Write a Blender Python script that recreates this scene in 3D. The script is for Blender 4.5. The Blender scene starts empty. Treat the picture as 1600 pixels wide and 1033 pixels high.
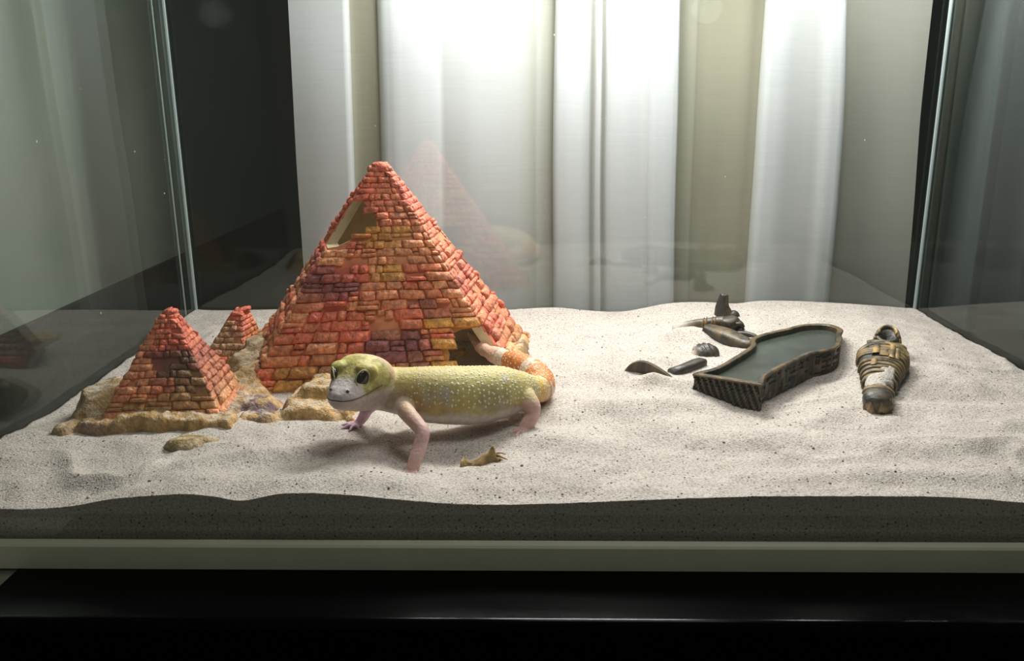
import bpy, bmesh, math, random
import numpy as np
from mathutils import Vector, Matrix
from mathutils.bvhtree import BVHTree

random.seed(7)
SC = bpy.context.scene
COL = SC.collection
CM = 0.01                      # everything below is written in centimetres
D, HW = 34.44, 30.0            # tank depth, half width

# ------------------------------------------------------------------ camera
def basis(yaw, pitch, roll):
    f = np.array([-math.sin(yaw), math.cos(yaw), 0.0]); r = np.array([math.cos(yaw), math.sin(yaw), 0.0]); u = np.array([0, 0, 1.0])
    f2 = f*math.cos(pitch) - u*math.sin(pitch); u2 = u*math.cos(pitch) + f*math.sin(pitch)
    return r*math.cos(roll) + u2*math.sin(roll), u2*math.cos(roll) - r*math.sin(roll), f2
R_, U_, F_ = basis(0.02258, 0.2663, -0.00756)
cam_d = bpy.data.cameras.new('camera'); cam = bpy.data.objects.new('camera', cam_d); COL.objects.link(cam)
cam_d.sensor_fit = 'HORIZONTAL'; cam_d.sensor_width = 36.0; cam_d.lens = 36.0*1336.7/1600.0
cam_d.clip_start = 0.01; cam_d.clip_end = 50
M = Matrix(((R_[0], U_[0], -F_[0], -1.794*CM), (R_[1], U_[1], -F_[1], -34.924*CM), (R_[2], U_[2], -F_[2], 20.404*CM), (0, 0, 0, 1)))
cam.matrix_world = M
SC.camera = cam

# ------------------------------------------------------------------ light
SC.view_settings.view_transform = 'Standard'; SC.view_settings.look = 'None'
SC.view_settings.gamma = 1.0; SC.view_settings.use_curve_mapping = False
SC.view_settings.exposure = 0.0
SC.cycles.max_bounces = 10; SC.cycles.transparent_max_bounces = 32; SC.cycles.diffuse_bounces = 5
SC.cycles.caustics_reflective = False; SC.cycles.caustics_refractive = False
SC.cycles.use_denoising = True
world = bpy.data.worlds.new('night_room'); SC.world = world; world.use_nodes = True
world.node_tree.nodes['Background'].inputs['Color'].default_value = (1.0, 0.99, 0.82, 1)
world.node_tree.nodes['Background'].inputs['Strength'].default_value = 0.10

def area(name, loc, size, power, color, target=None):
    l = bpy.data.lights.new(name, 'AREA'); l.shape = 'RECTANGLE'; l.size, l.size_y = size[0]*CM, size[1]*CM
    l.energy = power; l.color = color
    o = bpy.data.objects.new(name, l); COL.objects.link(o); o.location = [c*CM for c in loc]
    if target is not None:
        o.rotation_euler = (Vector([c*CM for c in target]) - o.location).to_track_quat('-Z', 'Y').to_euler()
    return o
# the terrarium's lamp, hung over the open top near the back pane
area('terrarium_lamp', (4.0, 33.0, 38.0), (20, 6), 2.2, (1.0, 0.99, 0.95), (5, 12, 3))
area('terrarium_front_lamp', (7.0, 8.0, 44.0), (18, 9), 0.62, (1.0, 0.985, 0.96))
for bx, be in ((-11.0, 0.95), (5.0, 0.6), (24.5, 1.0)):
    bl = bpy.data.lights.new('lamp_bulb', 'POINT'); bl.shadow_soft_size = 2.2*CM; bl.energy = be; bl.color = (1.0, 0.985, 0.93)
    bo = bpy.data.objects.new('lamp_bulb', bl); COL.objects.link(bo); bo.location = (bx*CM, 31.0*CM, 33.0*CM)

# ------------------------------------------------------------------ helpers
def lin(c):
    return tuple(((v/255)/12.92 if v/255 <= 0.04045 else ((v/255+0.055)/1.055)**2.4) for v in c[:3]) + (1.0,)
ORG = {}
def tag(o, label=None, cat=None, group=None, kind=None):
    if label: o['label'] = label
    if cat: o['category'] = cat
    if group: o['group'] = group
    if kind: o['kind'] = kind
    return o
def thing(name, loc, label, cat, group=None):
    o = bpy.data.objects.new(name, None); COL.objects.link(o); o.location = [c*CM for c in loc]
    o.empty_display_size = 0.01
    ORG[o.name] = np.array(loc, float)
    return tag(o, label, cat, group)
def origin(o):
    return ORG.get(o.name, np.zeros(3))
def obj(name, verts, faces, mat, parent=None, smooth=False, cols=None, loc=None):
    """verts in world centimetres; a child keeps its parent's origin, a top-level mesh takes loc."""
    og = origin(parent) if parent is not None else np.array(loc if loc is not None else (0, 0, 0), float)
    v = (np.asarray(verts, float).reshape(-1, 3) - og)*CM
    me = bpy.data.meshes.new(name); me.from_pydata(v.tolist(), [], [list(map(int, f)) for f in faces])
    if cols is not None:
        a = me.color_attributes.new('Col', 'FLOAT_COLOR', 'POINT')
        a.data.foreach_set('color', np.asarray(cols, np.float32).reshape(-1))
    for m in (mat if isinstance(mat, (list, tuple)) else [mat]): me.materials.append(m)
    if smooth: me.polygons.foreach_set('use_smooth', [True]*len(me.polygons))
    me.update()
    o = bpy.data.objects.new(name, me); COL.objects.link(o)
    if parent is not None:
        o.parent = parent; ORG[o.name] = og
    else:
        o.location = og*CM; ORG[o.name] = og
    return o
class MB:
    """collects shapes into one mesh"""
    def __init__(s): s.v = []; s.f = []; s.n = 0
    def add(s, v, f):
        v = np.asarray(v, float).reshape(-1, 3); s.v.append(v); s.f += [[i+s.n for i in q] for q in f]; s.n += len(v); return s
    def box(s, a, b):
        x0, y0, z0 = a; x1, y1, z1 = b
        return s.add([(x0,y0,z0),(x1,y0,z0),(x1,y1,z0),(x0,y1,z0),(x0,y0,z1),(x1,y0,z1),(x1,y1,z1),(x0,y1,z1)],
                     [(0,3,2,1),(4,5,6,7),(0,1,5,4),(1,2,6,5),(2,3,7,6),(3,0,4,7)])
    def tube(s, pts, rad, n=10, up=(0,0,1), caps=True, flat=None):
        v, f = tube(pts, rad, n, up, caps, flat); return s.add(v, f)
    def ball(s, c, r, nu=12, nv=8):
        v, f = ball(c, r, nu, nv); return s.add(v, f)
    def verts(s): return np.concatenate(s.v)
    def build(s, name, mat, parent=None, smooth=False, cols=None, loc=None):
        return obj(name, s.verts(), s.f, mat, parent, smooth, cols, loc)
def frames(pts, up):
    pts = np.asarray(pts, float); T = np.gradient(pts, axis=0); T /= np.linalg.norm(T, axis=1)[:, None] + 1e-12
    out = []
    for t in T:
        u = np.array(up, float); u = u - t*(u@t)
        if np.linalg.norm(u) < 1e-3: u = np.array([0, 1.0, 0]) - t*t[1]
        u /= np.linalg.norm(u); out.append((t, np.cross(u, t), u))
    return out
def tube(pts, rad, n=10, up=(0,0,1), caps=True, flat=None):
    """rad: one radius per point or (across, up) pairs; flat: exponent of the superellipse"""
    pts = np.asarray(pts, float); v = []; f = []
    fr = frames(pts, up)
    for p, r, (t, w, u) in zip(pts, rad, fr):
        rw, ru = r if isinstance(r, (tuple, list, np.ndarray)) else (r, r)
        for k in range(n):
            a = 2*math.pi*k/n; c, q = math.cos(a), math.sin(a)
            if flat: c = math.copysign(abs(c)**flat, c); q = math.copysign(abs(q)**flat, q)
            v.append(p + w*rw*c + u*ru*q)
    m = len(pts)
    for i in range(m-1):
        for k in range(n):
            f.append((i*n+k, i*n+(k+1) % n, (i+1)*n+(k+1) % n, (i+1)*n+k))
    if caps:
        for i, s in ((0, -1), (m-1, 1)):
            r = rad[i]; r = max(r) if isinstance(r, (tuple, list, np.ndarray)) else r
            v.append(pts[i] + fr[i][0]*s*r*0.5); c = len(v)-1
            for k in range(n):
                a, b = i*n+k, i*n+(k+1) % n
                f.append((c, b, a) if s < 0 else (c, a, b))
    return np.array(v), f
def ball(c, r, nu=12, nv=8, axes=None):
    r = np.array(r if hasattr(r, '__len__') else (r, r, r), float); v = [(0, 0, -1)]
    for j in range(1, nv):
        ph = -math.pi/2 + math.pi*j/nv
        for i in range(nu): v.append((math.cos(ph)*math.cos(2*math.pi*i/nu), math.cos(ph)*math.sin(2*math.pi*i/nu), math.sin(ph)))
    v.append((0, 0, 1)); f = []
    for i in range(nu):
        k = (i+1) % nu; f.append((0, 1+k, 1+i)); e = 1+(nv-2)*nu; f.append((len(v)-1, e+i, e+k))
        for j in range(nv-2): a = 1+j*nu; f.append((a+i, a+k, a+nu+k, a+nu+i))
    v = np.array(v)*r
    if axes is not None: v = v @ np.array(axes)
    return v + np.array(c), f
def catmull(P, n):
    """resample a polyline (columns may hold radii too) as a smooth curve with n points"""
    P = np.asarray(P, float); Q = np.vstack([2*P[0]-P[1], P, 2*P[-1]-P[-2]]); out = []
    for t in np.linspace(0, len(P)-1-1e-9, n):
        i = int(t); u = t-i; a, b, c, d = Q[i:i+4]
        out.append(0.5*((2*b)+(-a+c)*u+(2*a-5*b+4*c-d)*u*u+(-a+3*b-3*c+d)*u**3))
    return np.array(out)
def hsh(i, j, k, seed):
    n = (i.astype(np.int64)*73856093) ^ (j.astype(np.int64)*19349663) ^ (k.astype(np.int64)*83492791) ^ (seed*2654435761)
    n = (n ^ (n >> 13))*1274126177 & 0x7fffffff
    n = (n ^ (n >> 15))*668265263 & 0x7fffffff
    return ((n ^ (n >> 14)) & 0xffffff)/float(0xffffff)
def vnoise(P, scale=1.0, seed=0):
    """value noise in 0..1"""
    P = np.asarray(P, float)*scale; i = np.floor(P).astype(np.int64); u = P-i; u = u*u*(3-2*u); r = 0
    for a in (0, 1):
        for b in (0, 1):
            for c in (0, 1):
                w = (u[..., 0] if a else 1-u[..., 0])*(u[..., 1] if b else 1-u[..., 1])*(u[..., 2] if c else 1-u[..., 2])
                r = r + w*hsh(i[..., 0]+a, i[..., 1]+b, i[..., 2]+c, seed)
    return r
def fbm(P, scale=1.0, seed=0, octv=4):
    r = 0; a = 0.5
    for o in range(octv):
        r = r + a*vnoise(P, scale*2**o, seed+o); a *= 0.5
    return r/(1-0.5**octv)
def sm(a, b, x):
    t = np.clip((np.asarray(x, float)-a)/(b-a), 0, 1); return t*t*(3-2*t)
def mixc(a, b, t):
    t = np.asarray(t, float)[..., None]; return np.asarray(a, float)*(1-t) + np.asarray(b, float)*t

# ------------------------------------------------------------------ materials
def newmat(name):
    m = bpy.data.materials.new(name); m.use_nodes = True; nt = m.node_tree
    return m, nt, nt.nodes['Principled BSDF'], nt.nodes['Material Output']
def N(nt, t, **kw):
    n = nt.nodes.new(t)
    for k, v in kw.items():
        if k in n.inputs: n.inputs[k].default_value = v
        else: setattr(n, k, v)
    return n
def plain(name, rgb, rough=0.5, metal=0.0, spec=0.5, noise=0.12, nscale=60, bump=0.0, bscale=200, attr=False, bdist=0.001, sss=0.0):
    """procedural base: colour (or the Col attribute) varied by noise, with optional relief"""
    m, nt, p, out = newmat(name)
    tc = N(nt, 'ShaderNodeTexCoord'); nz = N(nt, 'ShaderNodeTexNoise', Scale=nscale, Detail=4.0)
    nt.links.new(tc.outputs['Object'], nz.inputs['Vector'])
    mr = N(nt, 'ShaderNodeMapRange'); mr.inputs['From Min'].default_value = 0.3; mr.inputs['From Max'].default_value = 0.7
    mr.inputs['To Min'].default_value = 1-noise; mr.inputs['To Max'].default_value = 1+noise
    nt.links.new(nz.outputs['Fac'], mr.inputs['Value'])
    mx = N(nt, 'ShaderNodeVectorMath', operation='SCALE')
    if attr:
        at = N(nt, 'ShaderNodeAttribute', attribute_name='Col'); nt.links.new(at.outputs['Color'], mx.inputs[0])
    else: mx.inputs[0].default_value = lin(rgb)[:3]
    nt.links.new(mr.outputs[0], mx.inputs['Scale']); nt.links.new(mx.outputs[0], p.inputs['Base Color'])
    p.inputs['Roughness'].default_value = rough; p.inputs['Metallic'].default_value = metal; p.inputs['Specular IOR Level'].default_value = spec
    if sss:
        p.inputs['Subsurface Weight'].default_value = sss; p.inputs['Subsurface Radius'].default_value = (1, 0.5, 0.35); p.inputs['Subsurface Scale'].default_value = 0.0015
    if bump:
        b = N(nt, 'ShaderNodeTexNoise', Scale=bscale, Detail=6.0); nt.links.new(tc.outputs['Object'], b.inputs['Vector'])
        bp = N(nt, 'ShaderNodeBump', Strength=bump, Distance=bdist); nt.links.new(b.outputs['Fac'], bp.inputs['Height']); nt.links.new(bp.outputs[0], p.inputs['Normal'])
    return m
def glass_mat(name, tint=(0.972, 0.98, 0.972), f0=0.04):
    """thin pane: clear straight through, mirror-like by Schlick's curve"""
    m, nt, p, out = newmat(name); nt.nodes.remove(p)
    ge = N(nt, 'ShaderNodeNewGeometry'); dt = N(nt, 'ShaderNodeVectorMath', operation='DOT_PRODUCT')
    nt.links.new(ge.outputs['Normal'], dt.inputs[0]); nt.links.new(ge.outputs['Incoming'], dt.inputs[1])
    ab = N(nt, 'ShaderNodeMath', operation='ABSOLUTE'); nt.links.new(dt.outputs['Value'], ab.inputs[0])
    su = N(nt, 'ShaderNodeMath', operation='SUBTRACT'); su.inputs[0].default_value = 1.0; nt.links.new(ab.outputs[0], su.inputs[1])
    pw = N(nt, 'ShaderNodeMath', operation='POWER'); nt.links.new(su.outputs[0], pw.inputs[0]); pw.inputs[1].default_value = 5.0
    ma = N(nt, 'ShaderNodeMath', operation='MULTIPLY_ADD'); nt.links.new(pw.outputs[0], ma.inputs[0]); ma.inputs[1].default_value = 1-f0; ma.inputs[2].default_value = f0
    tr = N(nt, 'ShaderNodeBsdfTransparent'); tr.inputs['Color'].default_value = tint + (1,)
    gl = N(nt, 'ShaderNodeBsdfGlossy'); gl.inputs['Roughness'].default_value = 0.0; gl.inputs['Color'].default_value = (0.95, 1.0, 0.97, 1)
    mx = N(nt, 'ShaderNodeMixShader'); nt.links.new(ma.outputs[0], mx.inputs[0]); nt.links.new(tr.outputs[0], mx.inputs[1]); nt.links.new(gl.outputs[0], mx.inputs[2])
    nt.links.new(mx.outputs[0], out.inputs['Surface']); return m
def sand_mat():
    m, nt, p, out = newmat('sand_grains'); L = nt.links.new
    tc = N(nt, 'ShaderNodeTexCoord')
    n1 = N(nt, 'ShaderNodeTexNoise', Scale=900.0, Detail=3.0); n2 = N(nt, 'ShaderNodeTexNoise', Scale=35.0, Detail=4.0)
    v = N(nt, 'ShaderNodeTexVoronoi', Scale=560.0)
    v2 = N(nt, 'ShaderNodeTexVoronoi', Scale=1100.0)
    for n in (n1, n2, v, v2): L(tc.outputs['Object'], n.inputs['Vector'])
    r1 = N(nt, 'ShaderNodeValToRGB'); r1.color_ramp.elements[0].position = 0.30; r1.color_ramp.elements[0].color = lin((160, 149, 140)); r1.color_ramp.elements[1].position = 0.60; r1.color_ramp.elements[1].color = lin((208, 200, 193))
    L(n1.outputs['Fac'], r1.inputs['Fac'])
    # odd dark and rusty grains: the cell's random colour picks a few cells, its distance keeps them small
    sx = N(nt, 'ShaderNodeSeparateColor'); L(v.outputs['Color'], sx.inputs[0])
    g1 = N(nt, 'ShaderNodeMath', operation='LESS_THAN'); g1.inputs[1].default_value = 0.14; L(sx.outputs[0], g1.inputs[0])
    g2 = N(nt, 'ShaderNodeMath', operation='LESS_THAN'); g2.inputs[1].default_value = 0.30; L(v.outputs['Distance'], g2.inputs[0])
    g3 = N(nt, 'ShaderNodeMath', operation='MULTIPLY'); L(g1.outputs[0], g3.inputs[0]); L(g2.outputs[0], g3.inputs[1])
    dk = N(nt, 'ShaderNodeMix', data_type='RGBA'); dk.inputs['A'].default_value = lin((92, 84, 76)); dk.inputs['B'].default_value = lin((150, 134, 116)); L(sx.outputs[1], dk.inputs['Factor'])
    mx = N(nt, 'ShaderNodeMix', data_type='RGBA'); L(g3.outputs[0], mx.inputs['Factor']); L(r1.outputs['Color'], mx.inputs['A']); L(dk.outputs['Result'], mx.inputs['B'])
    r2 = N(nt, 'ShaderNodeMapRange'); r2.inputs['From Min'].default_value = 0.3; r2.inputs['From Max'].default_value = 0.7; r2.inputs['To Min'].default_value = 0.92; r2.inputs['To Max'].default_value = 1.06
    L(n2.outputs['Fac'], r2.inputs['Value'])
    sc = N(nt, 'ShaderNodeVectorMath', operation='SCALE'); L(mx.outputs['Result'], sc.inputs[0]); L(r2.outputs[0], sc.inputs['Scale'])
    L(sc.outputs[0], p.inputs['Base Color']); p.inputs['Roughness'].default_value = 0.9; p.inputs['Specular IOR Level'].default_value = 0.15
    ad = N(nt, 'ShaderNodeMath', operation='ADD'); L(n1.outputs['Fac'], ad.inputs[0]); L(v2.outputs['Distance'], ad.inputs[1])
    bp = N(nt, 'ShaderNodeBump', Strength=0.45, Distance=0.0006); L(ad.outputs[0], bp.inputs['Height']); L(bp.outputs[0], p.inputs['Normal'])
    return m
def curtain_mat():
    m, nt, p, out = newmat('voile'); nt.nodes.remove(p); L = nt.links.new
    at = N(nt, 'ShaderNodeAttribute', attribute_name='Col'); tc = N(nt, 'ShaderNodeTexCoord')
    mp = N(nt, 'ShaderNodeMapping'); mp.inputs['Scale'].default_value = (25, 12, 700); L(tc.outputs['Object'], mp.inputs['Vector'])
    nz = N(nt, 'ShaderNodeTexNoise', Scale=1.0, Detail=3.0); L(mp.outputs[0], nz.inputs['Vector'])
    mr = N(nt, 'ShaderNodeMapRange'); mr.inputs['From Min'].default_value = 0.3; mr.inputs['From Max'].default_value = 0.7; mr.inputs['To Min'].default_value = 0.965; mr.inputs['To Max'].default_value = 1.03
    L(nz.outputs['Fac'], mr.inputs['Value'])
    sc = N(nt, 'ShaderNodeVectorMath', operation='SCALE'); L(at.outputs['Color'], sc.inputs[0]); L(mr.outputs[0], sc.inputs['Scale'])
    di = N(nt, 'ShaderNodeBsdfDiffuse'); tl = N(nt, 'ShaderNodeBsdfTranslucent'); tr = N(nt, 'ShaderNodeBsdfTransparent')
    L(sc.outputs[0], di.inputs['Color']); L(sc.outputs[0], tl.inputs['Color'])
    m1 = N(nt, 'ShaderNodeMixShader'); m1.inputs[0].default_value = 0.14; L(di.outputs[0], m1.inputs[1]); L(tl.outputs[0], m1.inputs[2])
    m2 = N(nt, 'ShaderNodeMixShader'); m2.inputs[0].default_value = 0.09; L(m1.outputs[0], m2.inputs[1]); L(tr.outputs[0], m2.inputs[2])
    L(m2.outputs[0], out.inputs['Surface']); return m
MAT = dict(
    sand=sand_mat(), glass=glass_mat('pane_glass'), curtain=curtain_mat(),
    trim=plain('trim_plastic', (230, 232, 210), 0.5, noise=0.04),
    silicone=plain('silicone', (150, 165, 165), 0.35, noise=0.05),
    wall=plain('dark_wall', (22, 23, 25), 0.9, noise=0.1, nscale=8),
    wallside=plain('side_wall', (126, 136, 126), 0.9, noise=0.12, nscale=6),
    trimteal=plain('teal_board', (98, 118, 122), 0.9, noise=0.08, nscale=12),
    shade_panel=plain('dark_shade_panel', (36, 38, 36), 0.8, noise=0.15, nscale=12),
    wallright=plain('right_wall', (52, 68, 72), 0.9, noise=0.1, nscale=6),
    black=plain('black_lacquer', (7, 7, 8), 0.16, spec=0.05, noise=0.1, bump=0.12, bscale=900, bdist=0.0002),
    pale=plain('pale_board', (150, 150, 142), 0.6, noise=0.06),
    floor=plain('floor_boards', (60, 56, 50), 0.7, noise=0.15, nscale=10),
)

# ------------------------------------------------------------------ setting
o = MB().box((-120, 62, -70), (140, 66, 120)).build('wall_back', MAT['wall']); tag(o, kind='structure', label='dark unlit wall behind the curtain')
o = MB().box((-42, -20, -70), (-38, 53, 120)).build('wall_left', MAT['wallside']); tag(o, kind='structure', label='dull grey-green wall seen through the left pane')
o = MB().box((-38, -20, -70), (-37.4, 53, 5.0)).build('shade_trim', MAT['shade_panel']); tag(o, kind='structure', label='added dark panel standing in for shade at the foot of the left wall')  # added dark sheet that stands in for shade low beyond the left pane
o = MB().box((45, -20, -70), (49, 62, 120)).build('wall_right', MAT['wallright']); tag(o, kind='structure', label='dark teal-grey wall seen through the right pane')
o = MB().box((44, 53, -70), (45.1, 61.9, 120)).box((43.6, 53, -70), (45.1, 54, 120)).build('trim_1', MAT['trimteal']); tag(o, kind='structure', label='paler upright board on the wall beyond the right pane')
o = MB().box((-120, -140, -72), (140, 66, -70)).build('floor', MAT['floor']); tag(o, kind='structure', label='dim floor under the cabinet')

# black cabinet the tank stands on, rounded front edge
def cabinet():
    c = thing('cabinet', (10, 15, -70), 'glossy black cabinet under the glass terrarium', 'cabinet')
    x0, x1, yb = -24.96, 75.0, 40.0
    prof = [(yb, 0), (-4.5, 0)] + [(-4.5-0.35*math.sin(a), -0.35+0.35*math.cos(a)) for a in np.linspace(0.2, math.pi/2, 7)] + [(-4.85, -3.2), (yb, -3.2)]
    n = len(prof); v = [(x0, y, z) for y, z in prof] + [(x1, y, z) for y, z in prof]
    f = [(i, (i+1) % n, n+(i+1) % n, n+i) for i in range(n)] + [tuple(range(n-1, -1, -1)), tuple(range(n, 2*n))]
    obj('top_board', v, f, MAT['black'], c)
    MB().box((x0+0.6, -4.2, -70), (x1-0.6, yb, -3.2)).build('carcass', MAT['black'], c)
    for a, b in ((x0+0.6, 24.8), (25.1, x1-0.6)): MB().box((a, -4.7, -68), (b, -4.2, -3.6)).build('door', MAT['black'], c)
cabinet()
b = MB().box((-31.5, -5.2, -2.2), (-25.05, 40, -0.15)); tag(b.build('shelf_board', MAT['pale'], loc=(-28.3, 15, -2.2)), 'pale grey board beside the black cabinet under the terrarium\'s left end', 'board')
MB_legs = MB().box((-31.4, -4, -70), (-29.4, 38, -2.2)).box((-27.2, -4, -70), (-25.2, 38, -2.2)); MB_legs.build('support', MAT['pale'], bpy.data.objects['shelf_board'])

# ------------------------------------------------------------------ curtain
def curtain():
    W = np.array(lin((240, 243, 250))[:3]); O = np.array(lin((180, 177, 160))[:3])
    # (x, y, tone) along the fabric's hem: tone paints in the folds' light and shade, 1 = pleat standing forward, 0 = cloth set back
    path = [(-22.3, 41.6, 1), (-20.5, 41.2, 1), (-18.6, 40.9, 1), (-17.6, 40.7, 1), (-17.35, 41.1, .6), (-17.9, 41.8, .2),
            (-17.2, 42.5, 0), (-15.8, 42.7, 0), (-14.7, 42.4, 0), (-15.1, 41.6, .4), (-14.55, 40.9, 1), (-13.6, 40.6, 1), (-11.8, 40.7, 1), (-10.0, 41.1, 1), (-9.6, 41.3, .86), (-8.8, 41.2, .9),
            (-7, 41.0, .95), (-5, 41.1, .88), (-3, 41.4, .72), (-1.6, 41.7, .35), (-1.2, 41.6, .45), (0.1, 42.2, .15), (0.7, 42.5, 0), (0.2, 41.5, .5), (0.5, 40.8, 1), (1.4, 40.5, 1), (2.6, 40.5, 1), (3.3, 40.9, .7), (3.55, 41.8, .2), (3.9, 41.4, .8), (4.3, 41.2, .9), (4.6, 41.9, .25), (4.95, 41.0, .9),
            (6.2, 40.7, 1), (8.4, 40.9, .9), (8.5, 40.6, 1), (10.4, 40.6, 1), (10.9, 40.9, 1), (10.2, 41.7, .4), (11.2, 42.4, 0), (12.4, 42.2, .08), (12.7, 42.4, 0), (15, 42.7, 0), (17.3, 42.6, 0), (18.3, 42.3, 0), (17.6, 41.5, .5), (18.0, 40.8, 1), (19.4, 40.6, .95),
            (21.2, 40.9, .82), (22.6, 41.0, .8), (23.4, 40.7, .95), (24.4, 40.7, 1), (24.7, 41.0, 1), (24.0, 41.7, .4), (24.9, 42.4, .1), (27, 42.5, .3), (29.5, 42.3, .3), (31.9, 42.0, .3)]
    P = []
    for a, b in zip(path[:-1], path[1:]):
        for t in np.linspace(0, 1, 4)[:-1]: P.append(np.array(a)*(1-t)+np.array(b)*t)
    P.append(np.array(path[-1])); P = np.array(P)
    zs = np.linspace(-40, 60, 90); v = []; cols = []
    for z in zs:
        q = np.stack([P[:, 0]*0.12, np.full(len(P), z*0.06), P[:, 1]*0.1], -1)
        dx = (vnoise(q, 1.0, 5)-0.5)*0.9; dy = (vnoise(q, 1.7, 9)-0.5)*0.5
        sh = 1-0.0012*(z-20)
        for p, a, b in zip(P, dx, dy):
            v.append(((p[0]+a-4)*sh+4, p[1]+b, z))
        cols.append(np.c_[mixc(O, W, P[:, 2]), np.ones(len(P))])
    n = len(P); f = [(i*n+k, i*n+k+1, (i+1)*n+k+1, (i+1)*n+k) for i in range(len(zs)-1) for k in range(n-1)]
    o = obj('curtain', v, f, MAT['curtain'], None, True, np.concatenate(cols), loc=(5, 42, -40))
    tag(o, 'sheer white pleated curtain with painted fold shading hanging behind the glass terrarium', 'curtain')
curtain()

# ------------------------------------------------------------------ terrarium
def terrarium():
    t = thing('terrarium', (0, D/2, 0), 'glass terrarium with pale plastic base trim, filled with sand', 'terrarium')
    for nm, a, b in (('front', (-HW-.45, -.45, .5), (HW+.45, -.02, 46)), ('back', (-HW-.45, D+.02, .5), (HW+.45, D+.45, 46)),
                     ('left', (-HW-.45, 0, .5), (-HW-.02, D, 46)), ('right', (HW+.02, 0, .5), (HW+.45, D, 46))):
        o = MB().box(a, b).build('glass_pane', MAT['glass'], t); o['label'] = '%s glass pane' % nm
    MB().box((-HW-.4, -.4, .1), (HW+.4, D+.4, .48)).build('base_plate', MAT['trim'], t)
    for nm, a, b, ax in (('front', -HW-.9, HW+.9, 0), ('back', -HW-.9, HW+.9, 0), ('left', -.9, D+.9, 1), ('right', -.9, D+.9, 1)):
        # stepped moulding: a tall face and a thin lip that holds the pane
        prof = [(0.9, 0), (0.9, 1.1), (0.82, 1.2), (0.5, 1.25), (0.46, 1.25), (0.46, 0)]
        sgn = {'front': -1, 'back': 1, 'left': -1, 'right': 1}[nm]; base = {'front': 0, 'back': D, 'left': -HW, 'right': HW}[nm]
        v = []
        for e in (a, b):
            for q, z in prof:
                v.append((e, base+sgn*q, z) if ax == 0 else (base+sgn*q, e, z))
        n = len(prof); f = [(i, (i+1) % n, n+(i+1) % n, n+i) for i in range(n)] + [tuple(range(n)), tuple(range(2*n-1, n-1, -1))]
        o = obj('base_trim', v, f, MAT['trim'], t); o['label'] = '%s base trim' % nm
    for sx in (-1, 1):
        m = MB(); x = sx*HW
        m.tube([(x-sx*.08, D-.08, .6), (x-sx*.08, D-.08, 46)], [.16, .16], 8)
        m.build('silicone_seam', MAT['silicone'], t)
        m = MB().box((min(x+sx*.1, x+sx*.5), D+.40, .6), (max(x+sx*.1, x+sx*.5), D+.52, 46))
        if sx < 0: m.box((min(x+sx*.46, x+sx*.52), D-1.0, .6), (max(x+sx*.46, x+sx*.52), D-.75, 46)); m.build('corner_edge', MAT['silicone'], t)
    # specks of dust stuck to the panes
    m = MB()
    rs = np.random.RandomState(4)
    for _ in range(26):
        m.ball((rs.uniform(-20, 26), D-.03, rs.uniform(6, 26)), (rs.uniform(.015, .05), .02, rs.uniform(.02, .08)), 6, 4)
    for _ in range(6): m.ball((-HW+.03, rs.uniform(12, 32), rs.uniform(6, 22)), (.02, .04, rs.uniform(.03, .09)), 6, 4)
    o = m.build('dust_specks', MAT['trim'], t); o['kind'] = 'stuff'
terrarium()

# ------------------------------------------------------------------ sand
CTRL = [
 # against the front pane
 (-30,0,2.45),(-25.9,0,2.51),(-24.5,0,2.45),(-22.1,0,2.68),(-21.2,0,2.97),(-19,0,3.15),(-17.05,0,3.27),(-16.05,0,3.17),(-14.83,0,2.8),(-13.88,0,3.09),(-13.28,0,3.34),(-10.4,0,3.25),(-5.5,0,2.8),(-2.6,0,2.77),(3.07,0,3.01),(8.16,0,3.21),(14.4,0,3.23),(18.3,0,3.12),(20,0,2.91),(30,0,2.8),
 # against the back pane
 (-30,34.44,3.39),(-28.7,34.44,3.28),(-24.9,34.44,3.33),(-15,34.44,3.3),(-4.4,34.44,3.23),(.4,34.44,3.49),(2.3,34.44,3.27),(6,34.44,3.09),(9.4,34.44,3.8),(13.1,34.44,3.9),(15.2,34.44,3.73),(16.8,34.44,4.0),(22,34.44,3.88),(30,34.44,3.31),
 # against the side panes
 (-30,6.9,3.11),(-30,11.6,2.8),(-30,17.6,2.75),(-30,26,3.0),(30,26.3,3.0),(30,20.5,3.2),(30,18.3,3.12),(30,8,3.0),
 # inside
 (-26,4,2.9),(-20,4,3.05),(-14,4,3.0),(-7.5,3.7,2.95),(-2,4,2.9),(4,4,3.0),(10,4,3.1),(16,4,3.3),(23,4,3.1),
 (-26.5,8,3.05),(-22,7.2,3.12),(-18,7.5,3.0),(-11.3,9.3,2.95),(-6,8,2.85),(-2.3,8,2.95),(2,9,3.1),(6,9,3.15),(9,9.5,3.1),(12,9.5,3.0),(16.5,9,3.35),(20,9,3.3),(25,10,3.3),
 (-27,14,2.7),(-14,14,2.9),(-2,15,3.0),(2,15,3.2),(5.5,16,3.35),(8,13.5,3.2),(12.5,12.8,3.05),(16.5,15.5,3.4),(20.3,14.5,3.85),(18,12,3.6),(22.2,17,4.1),(24,15,3.7),(27,15,3.3),
 (-26,20,2.9),(-20,22,3.1),(-11,22,2.8),(-1,21,3.2),(4,22,3.5),(9,20,3.6),(12,24,3.7),(18.4,18.2,3.8),(21.2,19.6,4.3),(26,21,3.7),
 (-24,28,3.3),(-12,29,3.1),(-1,28,3.3),(5,28,3.5),(12,29,3.9),(18,28,4.1),(24,28,3.9),(27.5,29,3.4)]
_c = np.array(CTRL)
def _tps(r2): return 0.5*r2*np.log(r2+1e-9)
_K = _tps(((_c[:, None, :2]-_c[None, :, :2])**2).sum(-1)) + 1.5*np.eye(len(_c))
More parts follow.
